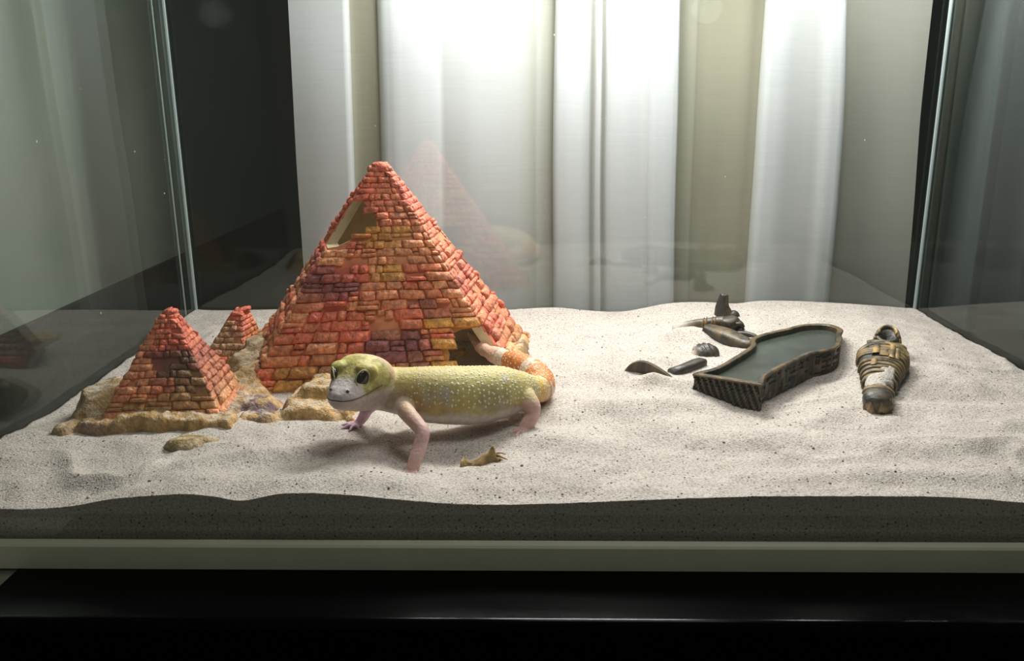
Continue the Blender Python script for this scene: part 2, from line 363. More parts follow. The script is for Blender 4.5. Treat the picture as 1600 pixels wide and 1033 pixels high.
_A = np.block([[_K, np.c_[np.ones(len(_c)), _c[:, :2]]], [np.c_[np.ones(len(_c)), _c[:, :2]].T, np.zeros((3, 3))]])
_w = np.linalg.solve(_A, np.r_[_c[:, 2], 0, 0, 0])
def gauss(x, y, cx, cy, sx, sy, ang=0):
    a = math.radians(ang); dx, dy = x-cx, y-cy; u = dx*math.cos(a)+dy*math.sin(a); v = -dx*math.sin(a)+dy*math.cos(a)
    return np.exp(-(u/sx)**2-(v/sy)**2)
DUNES = [(20,5.5,6,1.0,.28,6),(25,8.5,5,1.1,.25,12),(22,12.2,3.2,.9,-.2,8),(12,6.5,5,1.1,.22,-8),(4,11.5,5,1.0,.25,10),(0,6.5,3,1.2,.22,-20),(16,2.2,7,.8,.15,0),(-9,2.0,4,1,.2,-5),(5.6,15.2,.9,.6,.4,-20),(-22,2.8,3.5,1.1,.18,5),
         (-15.5,4.5,3,.9,.25,12),(6.5,6,2,1.4,-.22,10),(26,4,4,1.2,-.2,10),(-2,12.5,2.5,1.3,.22,20),(3,17.5,3.5,1.5,.2,-25),(6.2,19.3,2,1.2,.35,-30),(9.4,25,2.2,1.4,.35,0),(24.6,12.5,2.6,1.4,-.28,0),(-5.5,5.2,2.2,1.2,-.22,0),(7.5,14.6,1.6,.8,.18,-20),(14.5,9.5,2.2,.8,.2,35)]
def sand_z(x, y):
    x = np.asarray(x, float); y = np.asarray(y, float)
    z = _w[-3] + _w[-2]*x + _w[-1]*y
    for (cx, cy, _), w in zip(CTRL, _w): z = z + w*_tps((x-cx)**2+(y-cy)**2)
    for cx, cy, sx, sy, h, an in DUNES: z = z + 1.5*h*gauss(x, y, cx, cy, sx, sy, an)
    e = sm(0, 1.5, y)*sm(0, 1.5, D-y)
    P = np.stack([x, y, 0*x], -1)
    w = np.stack([x*.16+.25*(fbm(P, .3, 91, 2)-.5)*4, y*.42+.9*(fbm(P, .22, 92, 2)-.5)*4, 0*x], -1)
    z = z + e*.24*(np.clip(1-np.abs(2*vnoise(w, .8, 93)-1), 0, 1)**1.2-.4)
    z = z + e*((fbm(P, .28, 3, 3)-.5)*.55 + (fbm(P, .9, 8, 2)-.5)*.14) + (fbm(P, 2.6, 12, 2)-.5)*.03 + (vnoise(P, 7, 2)-.5)*.015
    return z
def sz(x, y): return float(sand_z(np.array([x]), np.array([y]))[0])
def make_sand():
    nx, ny = 430, 270
    xs = np.linspace(-HW, HW, nx); t = np.linspace(0, 1, ny); ys = D*(0.65*t+0.35*t*t)
    X, Y = np.meshgrid(xs, ys); Z = sand_z(X, Y)
    top = np.stack([X, Y, Z], -1).reshape(-1, 3)
    idx = np.arange(nx*ny).reshape(ny, nx)
    f = np.stack([idx[:-1, :-1], idx[:-1, 1:], idx[1:, 1:], idx[1:, :-1]], -1).reshape(-1, 4).tolist()
    ring = list(idx[0, :]) + list(idx[1:, -1]) + list(idx[-1, -2::-1]) + list(idx[-2:0:-1, 0])
    bot = top[ring].copy(); bot[:, 2] = 0.5
    n0 = len(top); m = len(ring)
    for k in range(m): f.append((ring[(k+1) % m], ring[k], n0+k, n0+(k+1) % m))
    o = obj('sand', np.vstack([top, bot]), f, MAT['sand'], None, True, loc=(0, D/2, .5))
    for p in o.data.polygons[len(f)-m:]: p.use_smooth = False
    tag(o, 'pale speckled sand bed heaped in low dunes across the terrarium', 'sand', kind='stuff')
make_sand()
# ------------------------------------------------------------------ pyramid ornament
MAT.update(
    brick=plain('fired_brick', (0, 0, 0), 0.55, spec=0.4, noise=0.42, nscale=330, attr=True, bump=1.0, bscale=380, bdist=0.0022),
    resin=plain('cream_resin', (0, 0, 0), 0.7, noise=0.08, nscale=120, attr=True, bump=0.25, bscale=300, bdist=0.0006),
    rock=plain('sandy_rock', (0, 0, 0), 0.9, spec=0.2, noise=0.3, nscale=300, attr=True, bump=0.9, bscale=700, bdist=0.0015),
)
RED = np.array(lin((214, 110, 86))[:3]); ORA = np.array(lin((220, 148, 106))[:3]); YEL = np.array(lin((206, 152, 72))[:3])
PUR = np.array(lin((132, 76, 80))[:3]); CRM = np.array(lin((226, 208, 172))[:3]); TAN = np.array(lin((190, 148, 98))[:3]); BRN = np.array(lin((150, 78, 52))[:3])
def brick_colour(p, spots, seed, top, z0, z1):
    """glaze colour at p: red above, ochre and violet blots, tan towards the foot"""
    t = (p[2]-z0)/(z1-z0); n = float(fbm(np.array(p), .55, seed, 3)); m = float(vnoise(np.array(p), 1.7, seed+31)); r = random.random()
    c = RED*(1-sm(.35, .62, n)) + ORA*sm(.35, .62, n)
    c = mixc(c, RED, sm(.55, .9, t)*.6)
    c = mixc(c, top, (1-sm(.02, .3, t))*.75*sm(.3, .6, m))
    c = mixc(c, BRN, .35*sm(.55, .8, m))
    for (x, y, z, sx, sz_, col, k) in spots:
        d = ((p[0]-x)/sx)**2 + ((p[2]-z)/sz_)**2
        c = mixc(c, col, k*np.clip(1.5-d*1.2+(m-.5), 0, 1))
    return c*(0.95+.3*r)*1.12
def brick_mesh(quad, nrm, out, back, rnd):
    """one worn block: quad = lower-left, lower-right, upper-right, upper-left on the wall's plane"""
    q = np.array(quad, float); h = np.linalg.norm(q[3]-q[0]); L = np.linalg.norm(q[1]-q[0]); v = [q[k]-nrm*back for k in range(4)]
    us = [0, min(.3, .13/L), 1-min(.3, .13/L), 1] if L < 1.6*h else [0, min(.3, .13/L), rnd.uniform(.35, .65), 1-min(.3, .13/L), 1]
    vs = [0, .26, .74, 1]; n = len(us); tilt = rnd.uniform(-.35, .35); tiltv = rnd.uniform(-.3, .2); sk = [rnd.uniform(-.07, .07)*h for _ in range(4)]
    for j, b in enumerate(vs):
        for i, a in enumerate(us):
            e = (i in (0, n-1))+(j in (0, 3)); o_ = out*(1, .58, .36)[e]*(1+tilt*(a-.5)+tiltv*(b-.5))+rnd.uniform(-.2, .2)*min(out, .2)
            p = (q[0]*(1-a)+q[1]*a)*(1-b)+(q[3]*(1-a)+q[2]*a)*b + nrm*o_
            k = (0 if i == 0 else 1 if i == n-1 else None)
            p = p + (q[3]-q[0])/h*(rnd.uniform(-.06, .06)*h + (sk[0]*(1-a)+sk[1]*a)) + (q[1]-q[0])/L*(rnd.uniform(-.06, .06)*h + (sk[2] if k == 0 else sk[3] if k == 1 else 0))
            v.append(p)
    g = lambda i, j: 4+j*n+i
    f = [(g(i, j), g(i+1, j), g(i+1, j+1), g(i, j+1)) for j in range(3) for i in range(n-1)]
    f += [(0, 1)+tuple(g(i, 0) for i in range(n-1, -1, -1)), (1, 2)+tuple(g(n-1, j) for j in (3, 2, 1, 0)), (2, 3)+tuple(g(i, 3) for i in range(n)), (3, 0)+tuple(g(0, j) for j in range(4))]
    return np.array(v), f
def courses(t0, t1, n, ratio):
    h = np.array([ratio**(i/(n-1)) for i in range(n)]); h = h/h.sum()*(t1-t0); return np.concatenate([[t0], t0+np.cumsum(h)])
def pyramid(ornament, name, label, base, apex, trunc, nrow, ratio, width, cap, spots, seed, faces_single, holes=(), cutters=(), foot=TAN, wall=.5, out=(.28, .12), top_only=None, zlow=None):
    base = np.array(base, float); apex = np.array(apex, float); rnd = random.Random(seed)
    tc = base + (apex-base)*trunc
    lo = base - (apex-base)*.06
    v = np.vstack([lo, tc]); f = [(3, 2, 1, 0), (4, 5, 6, 7)] + [(i, (i+1) % 4, 4+(i+1) % 4, 4+i) for i in range(4)]
    nr = []
    for i in range(4):
        a = np.cross(base[(i+1) % 4]-base[i], apex-base[i]); a /= np.linalg.norm(a); nr.append(a)
    shell = obj(name, v, f, MAT['resin'], ornament); shell['label'] = label
    if cutters:
        cen = base.mean(0)
        ib = lo + (cen-lo)*(wall/np.linalg.norm(lo[0]-cen)*1.4); ib[:, 2] = lo[:, 2]-.3
        ia = apex.copy(); ia[2] -= 0.9; it = ib + (ia-ib)*.9
        tmp = [obj('cutter', np.vstack([ib, it]), f, MAT['resin'])] + [obj('cutter', cv, cf, MAT['resin']) for cv, cf in cutters]
        for k in tmp:
            md = shell.modifiers.new('cut', 'BOOLEAN'); md.operation = 'DIFFERENCE'; md.solver = 'EXACT'; md.object = k
            k.parent = None
        bpy.context.view_layer.update()
        me = bpy.data.meshes.new_from_object(shell.evaluated_get(bpy.context.evaluated_depsgraph_get()))
        shell.modifiers.clear(); shell.data = me
        for k in tmp: bpy.data.objects.remove(k, do_unlink=True)
    # finer faces on the shell, slightly uneven, then colour: glaze outside, bare cream resin on cuts, orange glow painted in deeper inside
    bm = bmesh.new(); bm.from_mesh(shell.data)
    bmesh.ops.triangulate(bm, faces=bm.faces[:])
    for _ in range(5):
        ed = [e for e in bm.edges if e.calc_length() > .9*CM]
        if not ed: break
        bmesh.ops.subdivide_edges(bm, edges=ed, cuts=1); bmesh.ops.triangulate(bm, faces=[q for q in bm.faces if len(q.verts) > 3])
    bm.normal_update(); og = origin(shell)
    bm.to_mesh(shell.data); bm.free(); me = shell.data
    P = np.empty(len(me.vertices)*3); me.vertices.foreach_get('co', P); P = P.reshape(-1, 3)/CM + og
    cols = np.ones((len(me.loops), 4)); me.color_attributes.new('Col', 'FLOAT_COLOR', 'CORNER')
    for p in me.polygons:
        c = np.array(p.center)/CM + og; outer = any(abs((c-base[i]) @ nr[i]) < .03 for i in range(4)) or c[2] > tc[:, 2].min()-.05
        for li in p.loop_indices:
            q = P[me.loops[li].vertex_index]
            if outer: k = brick_colour(q, spots, seed, foot, base[0, 2], apex[2])*.8
            else:
                k = mixc(CRM, np.array(lin((214, 150, 92))[:3]), .75*float(sm(.55, 1.2, min(-(q-base[i]) @ nr[i] for i in range(4)))) if cutters else 1)
            cols[li, :3] = k
    me.color_attributes['Col'].data.foreach_set('color', cols.astype(np.float32).reshape(-1))
    # the brick courses
    rest = MB(); restc = []; singles = 0
    ts = courses(0.0, trunc, nrow, ratio)
    for i in range(4):
        a, b = base[i], base[(i+1) % 4]
        for r in range(nrow):
            ta, tb = ts[r], ts[r+1]; gap = (tb-ta)*.05
            A0, B0 = a+(apex-a)*ta, b+(apex-b)*ta; L = np.linalg.norm(B0-A0); h = np.linalg.norm((apex-a)*(tb-ta))
            u = 0.0; edges = [0.0]
            while u < 1:
                w = h*rnd.choice([.9, 1.2, 1.5, 1.9, 2.4, 3.0])*width/L; u += w; edges.append(u)
            edges = [e for e in edges if e < 1-.35*h/L] + [1.0]
            for u0, u1 in zip(edges[:-1], edges[1:]):
                g = .025/L*rnd.uniform(.6, 1.6)*h/.5
                c0, c1 = (u0+g if u0 > 0 else -.10*h/L), (u1-g if u1 < 1 else 1+.10*h/L)
                split = h > .5 and rnd.random() < .22
                spans = ((ta+gap, (ta+tb)/2-gap*.6), ((ta+tb)/2+gap*.6, tb-gap*.5)) if split else ((ta+gap*rnd.uniform(.3, 1.2), tb-gap*rnd.uniform(.3, 1.2)),)
                for s0, s1 in spans:
                    pt = lambda u_, t_: (a+(apex-a)*t_)*(1-u_) + (b+(apex-b)*t_)*u_
                    quad = [pt(c0, s0), pt(c1, s0), pt(c1, s1), pt(c0, s1)]; ce = np.mean(quad, 0)
                    if any(hf(ce) for hf in holes): continue
                    if rnd.random() < .05: continue
                    fr = ts[r]/trunc; o_ = (out[0]*(1-fr)+out[1]*fr)*rnd.choice([.45, .8, 1.0, 1.15, 1.45])
                    bv, bf = brick_mesh(quad, nr[i], o_, .25*o_+.05, rnd)
                    c = brick_colour(ce, spots, seed, foot, base[0, 2], apex[2])
                    if i == 1: c = mixc(c, RED*(.75+.3*rnd.random()), .55*float(sm(.05, .3, ts[r])))
                    bc = np.array([np.r_[np.clip(c*rnd.uniform(.84, 1.14)+rnd.choice([0, 0, 0, .06]), 0, 1), 1] for k in range(len(bv))])
                    if i in faces_single and singles < faces_single['max'] and (i == 0 or r < faces_single.get('rows', 99)):
                        obj('brick', bv, bf, MAT['brick'], shell, True, bc); singles += 1
                    else:
                        rest.add(bv, bf); restc.append(bc)
    # the worn cap
    cv, cf = ball(tc.mean(0)+np.array([0, 0, -.05]), cap, 12, 7); cv = cv+(vnoise(cv, 2.2, seed)[:, None]-.5)*np.array([.5, .5, .4])
    rest.add(cv, cf); restc.append(np.array([np.r_[np.clip(RED*(.8+.5*vnoise(q, 3, 5)), 0, 1), 1] for q in cv]))
    o = rest.build('brick_courses', MAT['brick'], shell, True, np.concatenate(restc)); o['kind'] = 'stuff'
    return shell, singles

def prism(poly, y0, y1):
    if sum(poly[i-1][0]*poly[i][1]-poly[i][0]*poly[i-1][1] for i in range(len(poly))) < 0: poly = poly[::-1]
    n = len(poly); v = [(x, y0, z) for x, z in poly] + [(x, y1, z) for x, z in poly]
    f = [tuple(range(n)), tuple(range(2*n-1, n-1, -1))] + [(i, n+i, n+(i+1) % n, (i+1) % n) for i in range(n)]
    return v, f
def inside(poly, x, z):
    r = False; n = len(poly)
    for i in range(n):
        x0, z0 = poly[i]; x1, z1 = poly[(i+1) % n]
        if (z0 > z) != (z1 > z) and x < (x1-x0)*(z-z0)/(z1-z0)+x0: r = not r
    return r
ORN = thing('pyramid_ornament', (-13, 18, 2.2), 'orange resin hide of one large and two small brick pyramids on a rocky base', 'ornament')
# the big one: doorway cut through its front right corner, broken hole high on its front left edge
BIG = [(-19.2, 14.5, 2.9), (-2.9, 16.7, 2.9), (-2.0, 26.5, 2.9), (-21.9, 24.6, 2.9)]; APX = (-11.55, 21.2, 16.9)
door = [(-7.15, 2.0), (-7.2, 3.3), (-6.95, 4.6), (-7.25, 5.3), (-7.0, 5.85), (-6.2, 6.15), (-5.2, 6.25), (-4.8, 6.5), (-1.0, 6.5), (-1.0, 2.0)]
rear = [(-16.0, 4.6), (-8.0, 4.6), (-8.4, 8.6), (-14.6, 8.8)]  # unseen opening added in the back face to let lamp light inside
gap = [(-16.6, 10.9), (-15.0, 11.2), (-14.0, 11.35), (-13.2, 11.7), (-12.3, 12.05), (-11.6, 12.5), (-11.75, 13.2), (-12.4, 13.9), (-12.9, 14.5), (-16.6, 14.5)]
pyramid(ORN, 'large_pyramid', 'large orange brick pyramid with a doorway at its front right corner', BIG, APX, .945, 27, .44, .85, (.62, .6, .42),
        [(-14.6, 0, 8.9, 2.4, .75, PUR, .9), (-15.4, 0, 9.9, 1.2, .5, PUR, .6), (-10.2, 0, 5.3, 2.3, .85, PUR, .95), (-8.0, 0, 4.5, 1.4, .9, PUR*.8+YEL*.2, .7), (-11.2, 0, 11.9, 1.9, .7, YEL, .7), (-10.9, 0, 9.6, .9, .6, YEL, .8), (-11.8, 0, 10.6, 2.4, .6, ORA, .7), (-8.6, 0, 7.6, 1.2, .5, PUR, .5), (-7.0, 0, 4.0, 1.0, 1.6, YEL, .9), (-7.0, 0, 6.4, 2.0, .35, YEL, .9), (-16.5, 0, 3.4, 2.0, .7, YEL, .6), (-6.3, 0, 9.2, .6, 1.2, PUR, .5)],
        11, {0: 1, 1: 1, 'max': 270, 'rows': 14}, holes=[lambda p: inside(door, p[0], p[2]) and p[1] < 18.4, lambda p: inside(gap, p[0], p[2]) and p[1] < 21.0, lambda p: inside(rear, p[0], p[2]) and p[1] > 21.5], cutters=[prism(door, 10, 18.1), prism(gap, 12, 20.4), prism(rear, 21.5, 33)])
# small one at the left
pyramid(ORN, 'small_pyramid', 'small orange brick pyramid at the left end of the base', [(-25.6, 8.3, 2.9), (-18.6, 8.9, 2.9), (-19.0, 14.4, 2.9), (-25.9, 14.6, 2.9)], (-22.6, 12.4, 9.2), .9, 17, .5, .95, (.42, .42, .3),
        [(-21.6, 0, 6.0, 1.5, .8, np.array(lin((112, 84, 70))[:3]), .95), (-20.2, 0, 5.0, 1.6, .9, np.array(lin((152, 122, 84))[:3]), .9), (-22.6, 0, 6.2, .8, .6, PUR, .7), (-22, 0, 4.1, 4, .45, TAN, .7), (-19.3, 12, 5.1, .5, .6, PUR, .5)],
        23, {0: 1, 1: 1, 'max': 200, 'rows': 12}, out=(.2, .09))
# the ruined stub behind it
pyramid(ORN, 'ruined_pyramid', 'small broken brick pyramid stub between the two others', [(-24.1, 19.9, 3.2), (-21.2, 19.7, 3.2), (-20.6, 23.4, 3.2), (-23.5, 23.2, 3.2)], (-21.6, 22.0, 7.3), .78, 9, .7, 1.1, (.5, .5, .25),
        [(-22.6, 0, 4.6, 1.2, 1.2, np.array(lin((160, 132, 96))[:3]), .8), (-20.9, 0, 4.4, .4, 1.4, YEL, .9)], 37, {0: 1, 1: 1, 'max': 70, 'rows': 8}, out=(.13, .08))

# rocky ground the pyramids stand on: breaks through the sand where it is higher
def rock_base():
    nx, ny = 230, 190
    X, Y = np.meshgrid(np.linspace(-28, -.6, nx), np.linspace(5.2, 29, ny)); P = np.stack([X, Y, 0*X], -1)
    Z = 2.2 + 0*X
    n1 = fbm(P, .9, 41, 4)-.5; n2 = fbm(P, 2.4, 51, 3)-.5
    def lump(cx, cy, sx, sy, h, ang=0, pw=1.0):
        return h*np.clip(gauss(X+n1*.8, Y+n1*.8, cx, cy, sx, sy, ang)*1.35, 0, 1)**pw
    def block(x0, x1, y0, y1, h, soft=.35):
        d = np.minimum(np.minimum(X-x0, x1-X), np.minimum(Y-y0, y1-Y)) + n1*.7
        return h*sm(-soft, soft, d)
    zt = np.maximum.reduce([
        lump(-19.8, 17.5, 1.7, 4.5, 2.2, 10), lump(-20.0, 20.5, 1.3, 3.5, 2.6, 8), lump(-18.6, 13.4, 1.2, 1.6, 1.45),
        block(-16.0, -11.6, 9.4, 14.5, 1.5, .5), block(-15.4, -11.5, 11.2, 14.8, 2.1, .6), lump(-13.2, 10.0, 1.6, 1.0, 1.3),
        block(-26.4, -23.8, 7.7, 9.3, 1.4, .2), block(-24.5, -21.6, 7.9, 9.3, 1.65, .2), block(-22.3, -17.9, 7.8, 9.4, 1.5, .2), block(-26.6, -18, 8.6, 15.2, 1.4, .5), lump(-26.7, 12, 1.2, 3.2, 2.1), lump(-26.9, 8.0, .8, 1.3, 1.25),
        lump(-17.8, 11.5, 1.6, 1.5, 1.5), lump(-17.0, 9.8, 1.9, 1.1, 1.25),
        lump(-2.7, 21.0, .75, 3.2, 1.75, -6), lump(-2.6, 24.0, .9, 2.0, 1.6), lump(-2.2, 18.6, .5, .8, 1.1), lump(-22, 25, 2, 3, 1.3), block(-19, -3.4, 14.5, 27, .75, .5)])
    Z = Z + zt + n1*.35*sm(.2, 1, zt) + n2*.28*sm(.2, 1, zt)
    top = np.stack([X, Y, Z], -1).reshape(-1, 3)
    n = np.stack([X, Y, Z], -1)
    olive = lin((178, 144, 92))[:3]; tan = lin((212, 174, 122))[:3]; vio = lin((122, 100, 104))[:3]; grey = lin((140, 128, 108))[:3]; sandc = lin((212, 200, 184))[:3]
    nn = fbm(n, 1.3, 61, 4); c = mixc(olive, tan, sm(.38, .6, nn))
    c = mixc(c, vio, np.clip(gauss(X, Y, -17.3, 10.6, 1.4, 1.8)*1.5, 0, 1)*sm(.35, .55, fbm(n, 1.8, 71, 3)))
    c = mixc(c, vio, np.clip(gauss(X, Y, -25.5, 7.4, 1.6, .7), 0, 1)*.8); c = mixc(c, vio, np.clip(gauss(X, Y, -2.0, 22.5, .8, 1.0)*.8, 0, 1))
    c = mixc(c, grey, np.clip(gauss(X, Y, -27, 11.5, 1.2, 4), 0, 1)*.7)
    c = mixc(c, grey, np.clip(gauss(X, Y, -20.2, 19, 1.6, 5), 0, 1)*.6)
    gy = np.gradient(Z, axis=0)/(23.8/ny); gx = np.gradient(Z, axis=1)/(27.4/nx); flat = np.exp(-(gx**2+gy**2)*1.2)
    c = mixc(c, sandc, flat*sm(.42, .62, fbm(n, 3.1, 81, 4))*.75)
    idx = np.arange(nx*ny).reshape(ny, nx)
    f = np.stack([idx[:-1, :-1], idx[:-1, 1:], idx[1:, 1:], idx[1:, :-1]], -1).reshape(-1, 4)
    # leave out the ground under the big pyramid's hollow
    ring = list(idx[0, :])+list(idx[1:, -1])+list(idx[-1, -2::-1])+list(idx[-2:0:-1, 0])
    bot = top[ring].copy(); bot[:, 2] = 1.6; n0 = len(top); m = len(ring)
    f = f.tolist()+[(ring[(k+1) % m], ring[k], n0+k, n0+(k+1) % m) for k in range(m)]
    cc = np.concatenate([c.reshape(-1, 3), c.reshape(-1, 3)[ring]])
    obj('rocky_base', np.vstack([top, bot]), f, MAT['rock'], ORN, True, np.c_[cc, np.ones(len(cc))])
rock_base()
# a stone of the same tan, half sunk in front
def stone():
    v, f = ball((-19.35, 6.2, 2.95), (1.35, .95, .55), 22, 12)
    d = (fbm(v, 1.4, 15, 3)-.5)*.9; v = v + (v-np.array([-19.35, 6.2, 2.95]))*d[:, None]
    v[:, 2] += (v[:, 0]+19.35)*-.05
    c = mixc(lin((150, 126, 84))[:3], lin((196, 178, 146))[:3], sm(.35, .65, fbm(v, 3, 25, 3)))
    tag(obj('stone', v, f, MAT['rock'], None, True, np.c_[c, np.ones(len(c))], loc=(-19.35, 6.2, 2.5)), 'flat tan stone half sunk in the sand in front of the small pyramid', 'stone')
stone()
#@@NEXT
# ------------------------------------------------------------------ leopard gecko
MAT.update(
    skin=plain('gecko_skin', (0, 0, 0), 0.5, spec=0.35, noise=0.12, nscale=330, attr=True, bump=0.6, bscale=650, bdist=0.0007, sss=0.12),
    eye=plain('eye', (34, 14, 12), 0.08, spec=0.6, noise=0.1), lid=plain('eyelid', (196, 190, 130), 0.5, noise=0.05),
    mouth=plain('mouth_line', (92, 66, 62), 0.6, noise=0.05),
    tub=plain('tubercle', (236, 230, 196), 0.5, noise=0.08),
)
Mh = np.array([-10.76, 6.25, 6.92]); Fh = np.array([-.30, -.954, 0.0]); Lh = np.array([.954, -.30, 0.0])   # head: eye level, forward, near side
HK = 1.12
def HP(s, l, z): return Mh + Fh*s*HK + Lh*l*HK + np.array([0, 0, z*HK])
SPINE = np.array([  # x, y, z, half width, half height
 (-10.5, 7.6, 5.8, 1.1, 1.2), (-9.6, 7.9, 5.55, 1.12, 1.2), (-8.6, 8.0, 5.36, 1.25, 1.3), (-7.4, 8.1, 5.16, 1.45, 1.5), (-6.1, 8.4, 4.98, 1.58, 1.58),
 (-4.9, 8.8, 4.85, 1.62, 1.58), (-3.8, 9.3, 4.8, 1.54, 1.5), (-2.9, 9.8, 4.75, 1.3, 1.3), (-2.3, 10.3, 4.72, .98, .95), (-1.8, 10.8, 4.5, .74, .74),
 (-1.35, 11.5, 4.25, .78, .8), (-1.2, 12.5, 4.25, .86, .88), (-1.6, 13.6, 4.5, .84, .86), (-2.5, 14.6, 4.75, .74, .76), (-3.4, 15.8, 4.75, .60, .62), (-4.35, 17.2, 4.7, .47, .47), (-5.1, 18.5, 4.75, .36, .36), (-5.6, 19.8, 4.9, .24, .24), (-6.0, 20.8, 5.0, .14, .14)])
def gecko():
    t = thing('gecko', (-5, 8.5, 2.9), 'yellow leopard gecko with white spots standing before the large pyramid', 'gecko')
    S = catmull(SPINE, 90); m = MB()
    m.tube(S[:, :3], [(a, b) for a, b in S[:, 3:]], 28)
    # head: sections along its own axis (s, half width, top, bottom), rounder above, jowled below
    HS = catmull([(-2.0, 1.0, .1, -2.1), (-1.55, 1.3, .40, -2.15), (-1.1, 1.46, .62, -2.1), (-.6, 1.38, .70, -1.98), (0, 1.1, .62, -1.82), (.45, .96, .32, -1.66), (.85, .86, .02, -1.5), (1.2, .74, -.20, -1.36), (1.48, .56, -.36, -1.24), (1.68, .3, -.5, -1.1)], 34)
    n = 32; v = []; f = []
    for s, w, tp, bt in HS:
        ml = -.62 - .08*max(0, s)               # level of the widest line
        for k in range(n):
            a = 2*math.pi*k/n; c, q = math.cos(a), math.sin(a)
            x = w*math.copysign(abs(c)**.82, c); z = ml + ((tp-ml)*abs(q)**.85 if q > 0 else -(ml-bt)*abs(q)**1.1)
            v.append(HP(s, x, z))
    k_ = len(HS)
    for i in range(k_-1):
        for k in range(n): f.append((i*n+k, i*n+(k+1) % n, (i+1)*n+(k+1) % n, (i+1)*n+k))
    f.append(tuple(range(n-1, -1, -1))); f.append(tuple((k_-1)*n+k for k in range(n))); m.add(v, f)
    for sd in (-1, 1):                           # brow and orbit
        m.add(*ball(HP(-.02, sd*.70, .14), (.52, .52, .46), 16, 10)); m.add(*ball(HP(.1, sd*.62, .32), (.5, .5, .3), 14, 8))
        m.add(*ball(HP(1.22, sd*.28, -.42), (.26, .26, .2), 12, 8))
        m.add(*ball(HP(-.95, sd*1.0, -.9), (.52, .52, .5), 14, 8))
    def limb(P, n=26):
        C = catmull(P, n); m.tube(C[:, :3], C[:, 3], 14)
    limb([(-8.5, 7.3, 5.0, .62), (-8.15, 6.2, 4.85, .46), (-7.55, 5.35, 4.55, .39), (-7.2, 4.85, 4.28, .37), (-7.3, 4.4, 3.75, .36), (-7.5, 3.85, 3.2, .34), (-7.58, 3.6, 2.85, .32)])
    limb([(-9.3, 8.2, 5.1, .6), (-10.0, 8.9, 4.6, .45), (-10.7, 9.1, 4.0, .36), (-11.0, 9.0, 3.5, .3), (-11.25, 8.85, 3.2, .24)])
    limb([(-2.9, 9.8, 4.7, .95), (-2.2, 9.2, 4.5, .72), (-1.75, 8.75, 4.2, .52), (-1.72, 8.6, 3.8, .42), (-1.95, 8.35, 3.4, .4), (-2.2, 8.1, 3.0, .38)])
    limb([(-2.6, 10.4, 4.6, .8), (-2.9, 11.4, 4.4, .6), (-3.3, 12.0, 4.0, .45), (-3.2, 12.0, 3.3, .36), (-3.4, 11.8, 2.9, .32)])
    # hands: five tapering toes each, the far front one spread on the sand in view
    def toes(c, dirs, z):
        for dx, dy, L in dirs:
            d = np.array([dx, dy, 0.0]); d /= np.linalg.norm(d)
            p = np.array([c[0], c[1], z+.12])
            P = [p - d*.1, p+d*L*.35+np.array([0, 0, .05]), p+d*L*.7, p+d*L-np.array([0, 0, .07])]
            C = catmull(P, 10); m.tube(C, np.linspace(.15, .07, 10), 8)
    zf = sz(-11.4, 8.8)
    m.add(*ball((-11.3, 8.8, zf+.17), (.33, .33, .17), 12, 8))
    toes((-11.35, 8.8), [(-1, .35, .75), (-1, -.1, .9), (-.85, -.6, .92), (-.35, -1, .8), (.35, -.9, .6)], zf)
    toes((-7.62, 3.5), [(-1, .1, .6), (-.9, -.5, .75), (-.4, -.95, .8), (.15, -1, .75), (.8, -.6, .6)], sz(-7.6, 3.3)-.22)
    toes((-2.3, 7.95), [(-1, .1, .6), (-.9, -.5, .75), (-.4, -.95, .8), (.15, -1, .75), (.8, -.6, .6)], sz(-2.3, 7.8)-.2)
    toes((-3.5, 11.7), [(-1, .1, .6), (-.9, -.5, .75), (-.4, -.95, .8), (.15, -1, .75), (.8, -.6, .6)], sz(-3.5, 11.6)-.1)
    body = m.build('body', MAT['skin'], t)
    md = body.modifiers.new('r', 'REMESH'); md.mode = 'VOXEL'; md.voxel_size = .06*CM
    md = body.modifiers.new('s', 'SMOOTH'); md.factor = .5; md.iterations = 7
    bpy.context.view_layer.update()
    me = bpy.data.meshes.new_from_object(body.evaluated_get(bpy.context.evaluated_depsgraph_get()))
    body.modifiers.clear(); body.data = me
    og = origin(body); V = np.empty(len(me.vertices)*3); me.vertices.foreach_get('co', V); V = V.reshape(-1, 3)/CM + og
    # local frames: nearest spine sample, head coordinates
    d2 = ((V[:, None, :]-S[None, ::3, :3])**2).sum(-1); j = d2.argmin(1)*3; u = j/(len(S)-1)      # 0 neck .. 1 tail tip
    rel = V - S[j, :3]; rh = rel[:, 2]/S[j, 4]                                                        # -1 belly .. 1 back
    hs = (V-Mh) @ Fh/HK; hl = (V-Mh) @ Lh/HK; hz = (V[:, 2]-Mh[2])/HK
    dist = np.sqrt(d2.min(1)); limbm = sm(1.0, 1.12, dist/np.maximum(S[j, 3], S[j, 4]))*(u < .56)
    ishead = sm(-1.25, -.6, hs)*(np.abs(hl) < 1.9)*(np.abs(hz+.6) < 2.0)
    # creases: mouth groove and folds of skin on neck and flank
    fold = np.sin(u*230+3*vnoise(V, 1.5, 3))*.012*sm(.12, .2, u)*(1-sm(.24, .34, u))*sm(.5, -.3, rh)
    tail = sm(.48, .56, u); ring = np.sin(u*2*math.pi*46)
    disp = fold*(1-ishead) + ring*.03*tail*(1-sm(.9, 1, u))
    Nn = np.empty(len(me.vertices)*3); me.vertices.foreach_get('normal', Nn); Nn = Nn.reshape(-1, 3)
    V2 = V + Nn*disp[:, None]
    # colouring
    A = lambda r, g, b: np.array(lin((r, g, b))[:3])
